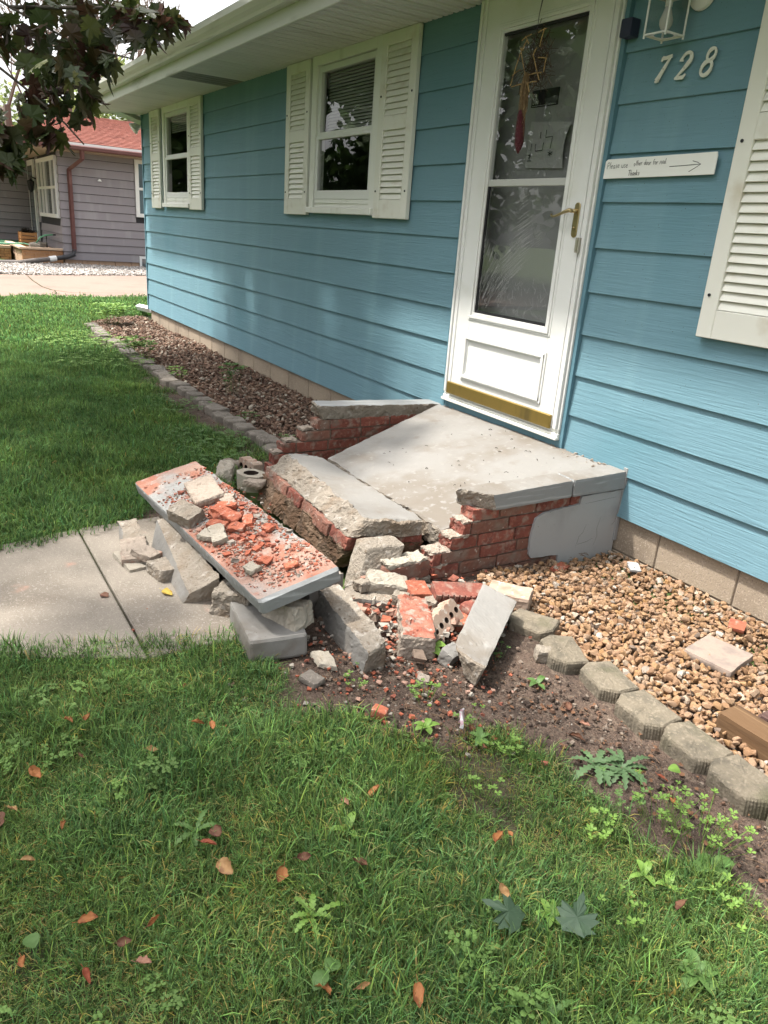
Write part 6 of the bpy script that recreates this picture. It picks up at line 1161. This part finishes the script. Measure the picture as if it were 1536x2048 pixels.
BR = [[(-5.3, -6.2, 2.9), (-5.2, -4.6, 3.0), (-5.0, -3.3, 2.75), (-4.75, -2.6, 2.45), (-4.5, -2.2, 2.2), (-4.25, -1.95, 2.05), (-4.05, -1.75, 2.0)], [(-4.75, -2.6, 2.45), (-4.45, -2.45, 2.05), (-4.3, -2.2, 1.85), (-4.15, -2.05, 1.7), (-4.12, -1.98, 1.62)], [(-4.5, -2.2, 2.2), (-4.2, -1.8, 2.22), (-3.98, -1.6, 2.2)], [(-4.45, -2.45, 2.05), (-4.3, -2.4, 1.7), (-4.2, -2.33, 1.5)], [(-5.0, -3.3, 2.75), (-4.9, -2.5, 2.6), (-4.7, -1.9, 2.4), (-4.5, -1.75, 2.3)]]
for b in BR: m.tube(b, [.03]+[.012-.0018*i for i in range(len(b)-1)] if len(b) > 6 else [.009-.0014*i for i in range(len(b))], 6)
m.build('limbs', m_bark, mp, smooth=True)
def inlobes(R):
    w = [l[2] for l in lobes]; l = R.choices(lobes, w)[0]
    for _ in range(30):
        d = Vector((R.gauss(0, 1), R.gauss(0, 1), R.gauss(0, 1))).normalized()*R.random()**.42; p_ = Vector(l[0])+Vector((d.x*l[1][0], d.y*l[1][1], d.z*l[1][2]))
        if noise.noise(p_*.85) > -.22 and p_.z > 2.9: return p_
TON = [(1, 1, 1), (.8, .9, .9), (1.5, 1.35, 1.0), (1.3, .75, .75), (1.0, 1.2, .9)]
crown('crown', mp, 7850, inlobes, .17, m_ml, 33, TON)
# the leaves one can tell apart hang on the low branches, each its own part
KEY = [((-4.49, -2.19, 2.13), .20, 26), ((-4.25, -1.96, 2.13), .18, 30), ((-4.07, -1.74, 2.19), .13, 18), ((-3.97, -1.62, 2.19), .09, 12), ((-4.12, -2.09, 1.93), .14, 26), ((-4.26, -1.88, 2.02), .12, 22), ((-4.12, -1.98, 1.84), .07, 8), ((-4.34, -2.18, 1.80), .10, 10), ((-4.23, -2.12, 1.68), .09, 12), ((-4.17, -2.32, 1.62), .11, 16), ((-4.17, -2.33, 1.50), .08, 8), ((-4.23, -2.06, 1.66), .06, 5), ((-4.17, -2.30, 1.55), .13, 14), ((-4.02, -1.70, 2.15), .10, 10), ((-4.15, -2.05, 1.78), .10, 10), ((-4.43, -2.56, 2.1), .25, 22), ((-4.38, -2.52, 1.72), .2, 14), ((-4.5, -1.85, 2.27), .18, 30)]
protos = []
for k in range(6):
    RR = random.Random(200+k); v, f = leafverts(.110, Matrix.Identity(3), Vector((0, 0, 0)), RR); t_ = TON[k % 5]
    o = meshobj('leaf', v, f, m_ml, [(t_[0], t_[1], t_[2], 1)]*len(v)); protos.append(o.data); bpy.data.objects.remove(o)
R = random.Random(77)
for c, r, n in KEY:
    for i in range(n):
        d = Vector((R.gauss(0, 1), R.gauss(0, 1), R.gauss(0, 1))); d = d.normalized()*r*R.random()**.5; p_ = Vector(c)+d*Vector((1, 1, .8)) if False else Vector(c)+Vector((d.x, d.y, d.z*.75))
        o = place('leaf', protos[R.randrange(6)], mp, p_); o.rotation_euler = hang(R, 1.0).to_euler(); s = R.uniform(.72, 1.15); o.scale = (s, s, s)

# trees beyond the grey house, and across the street behind the camera
m_pale = mat('pale_foliage', (.20, .25, .10), .8, vs='tint', rnd=0, sub=.35); m_mid = mat('mid_foliage', (.055, .10, .03), .7, vs='tint', sub=.3); m_twigs = mat('bare_twig', (.16, .13, .11), .95)
def bgtree(x, y, h, r, n, m_, size, lab, grp, seed):
    o = thing('tree', lab, 'tree', (x, y, 0), grp); R = random.Random(seed); MB().tube([(x, y, -.1), (x+.1, y, h*.3), (x-.1, y+.1, h*.6), (x, y, h*.85)], [.28, .22, .13, .04], 8).build('trunk', m_bark, o); cl = [(Vector((x+R.uniform(-.6, .6)*r, y+R.uniform(-.6, .6)*r, h*R.uniform(.28, .85))), r*R.uniform(.3, .55)) for _ in range(15)]
    def fn(R):
        c, q = cl[R.randrange(len(cl))]; d = Vector((R.gauss(0, 1), R.gauss(0, 1), R.gauss(0, .8))).normalized()*q*R.random()**.4; return c+d
    crown('crown', o, n, fn, size, m_, seed+1, [(1, 1, 1), (.75, .8, .7), (1.25, 1.2, 1.1), (1.4, 1.3, 1.2)], .6, True)
bgtree(-33, 3.6, 7.2, 3.2, 5200, m_pale, .16, 'pale green tree rising behind the red roof', 'trees behind the grey house', 300)
bgtree(-35, .2, 6.4, 3.0, 4200, m_pale, .16, 'pale fresh green tree at the left behind the porch roof', 'trees behind the grey house', 310)
bgtree(-38, -4.5, 7.5, 3.4, 3000, m_mid, .22, 'darker green tree farthest left behind the porch', 'trees behind the grey house', 320)
bgtree(-37, 8.5, 8.0, 3.6, 3000, m_pale, .2, 'pale tree hidden behind the teal house corner', 'trees behind the grey house', 330)
for i, (x, y, h, r) in enumerate([(-23, -11, 8.5, 4.2), (-6, -27, 10, 5), (5, -25, 9, 4.5), (-28, -17, 9.5, 5), (-31, -7.5, 8, 4), (-17, -14.5, 9, 4.6), (-20.5, -20, 10, 5), (-14, -17.5, 8.5, 4.4)]):
    bgtree(x, y, h, r, 3600, m_mid, .42, 'leafy green street tree, ' + ['first', 'second', 'third', 'fourth', 'fifth', 'sixth', 'seventh', 'eighth'][i]+' across the street behind the viewer', 'trees across the street', 340+10*i)
def bare(x, y, h, lab, seed):
    o = thing('bare_tree', lab, 'tree', (x, y, 0), 'bare trees'); R = random.Random(seed); m = MB(); t_ = MB(); t_.tube([(x, y, -.1), (x+.1, y, h*.45)], [.18, .12], 7); t_.build('trunk', m_twigs, o)
    def rec(p, d, L, r, k):
        q = p+d*L; md = lerp(p, q, .5)+Vector((R.uniform(-.06, .06), R.uniform(-.06, .06), R.uniform(-.03, .08)))*L; m.tube([p, md, q], [r, r*.8, r*.6], 4)
        if k == 0: return
        for _ in range(3 if k > 1 else 4):
            e = (d+Vector((R.gauss(0, .55), R.gauss(0, .55), R.gauss(.1, .35)))).normalized(); rec(lerp(p, q, R.uniform(.55, 1)), e, L*R.uniform(.6, .85), r*.58, k-1)
    for i in range(5): rec(Vector((x+.08, y, h*R.uniform(.3, .45))), Vector((R.gauss(0, .6), R.gauss(0, .6), 1)).normalized(), h*.22, .06, 4)
    m.build('branches', m_twigs, o)
bare(-30, 2.6, 11, 'bare branched tree in front of the white sky beyond the red roof', 5); bare(-31, 4.9, 12, 'second bare branched tree beside the eave of the teal house', 9); bare(-31.5, .9, 10, 'bare branched tree at the left beyond the porch', 13)

# two dark maple leaves fallen in the grass at the lower right
for i, (x, y, a, lab) in enumerate([(-.785, -1.875, 2.2, 'dark green maple leaf lying left of the leafy pale weed in the lawn'), (-.715, -1.80, .6, 'dark green maple leaf lying right of the leafy pale weed in the lawn')]):
    M_ = Matrix.Rotation(a, 3, 'Z') @ Matrix.Rotation(.35, 3, 'X'); v, f = leafverts(.085, M_, Vector((x, y, .05)), random.Random(900+i)); o = MB().add(v, f).build('maple_leaf', m_weed['dark']); tag(o, lab, 'leaf', 'green leaves in the lawn')
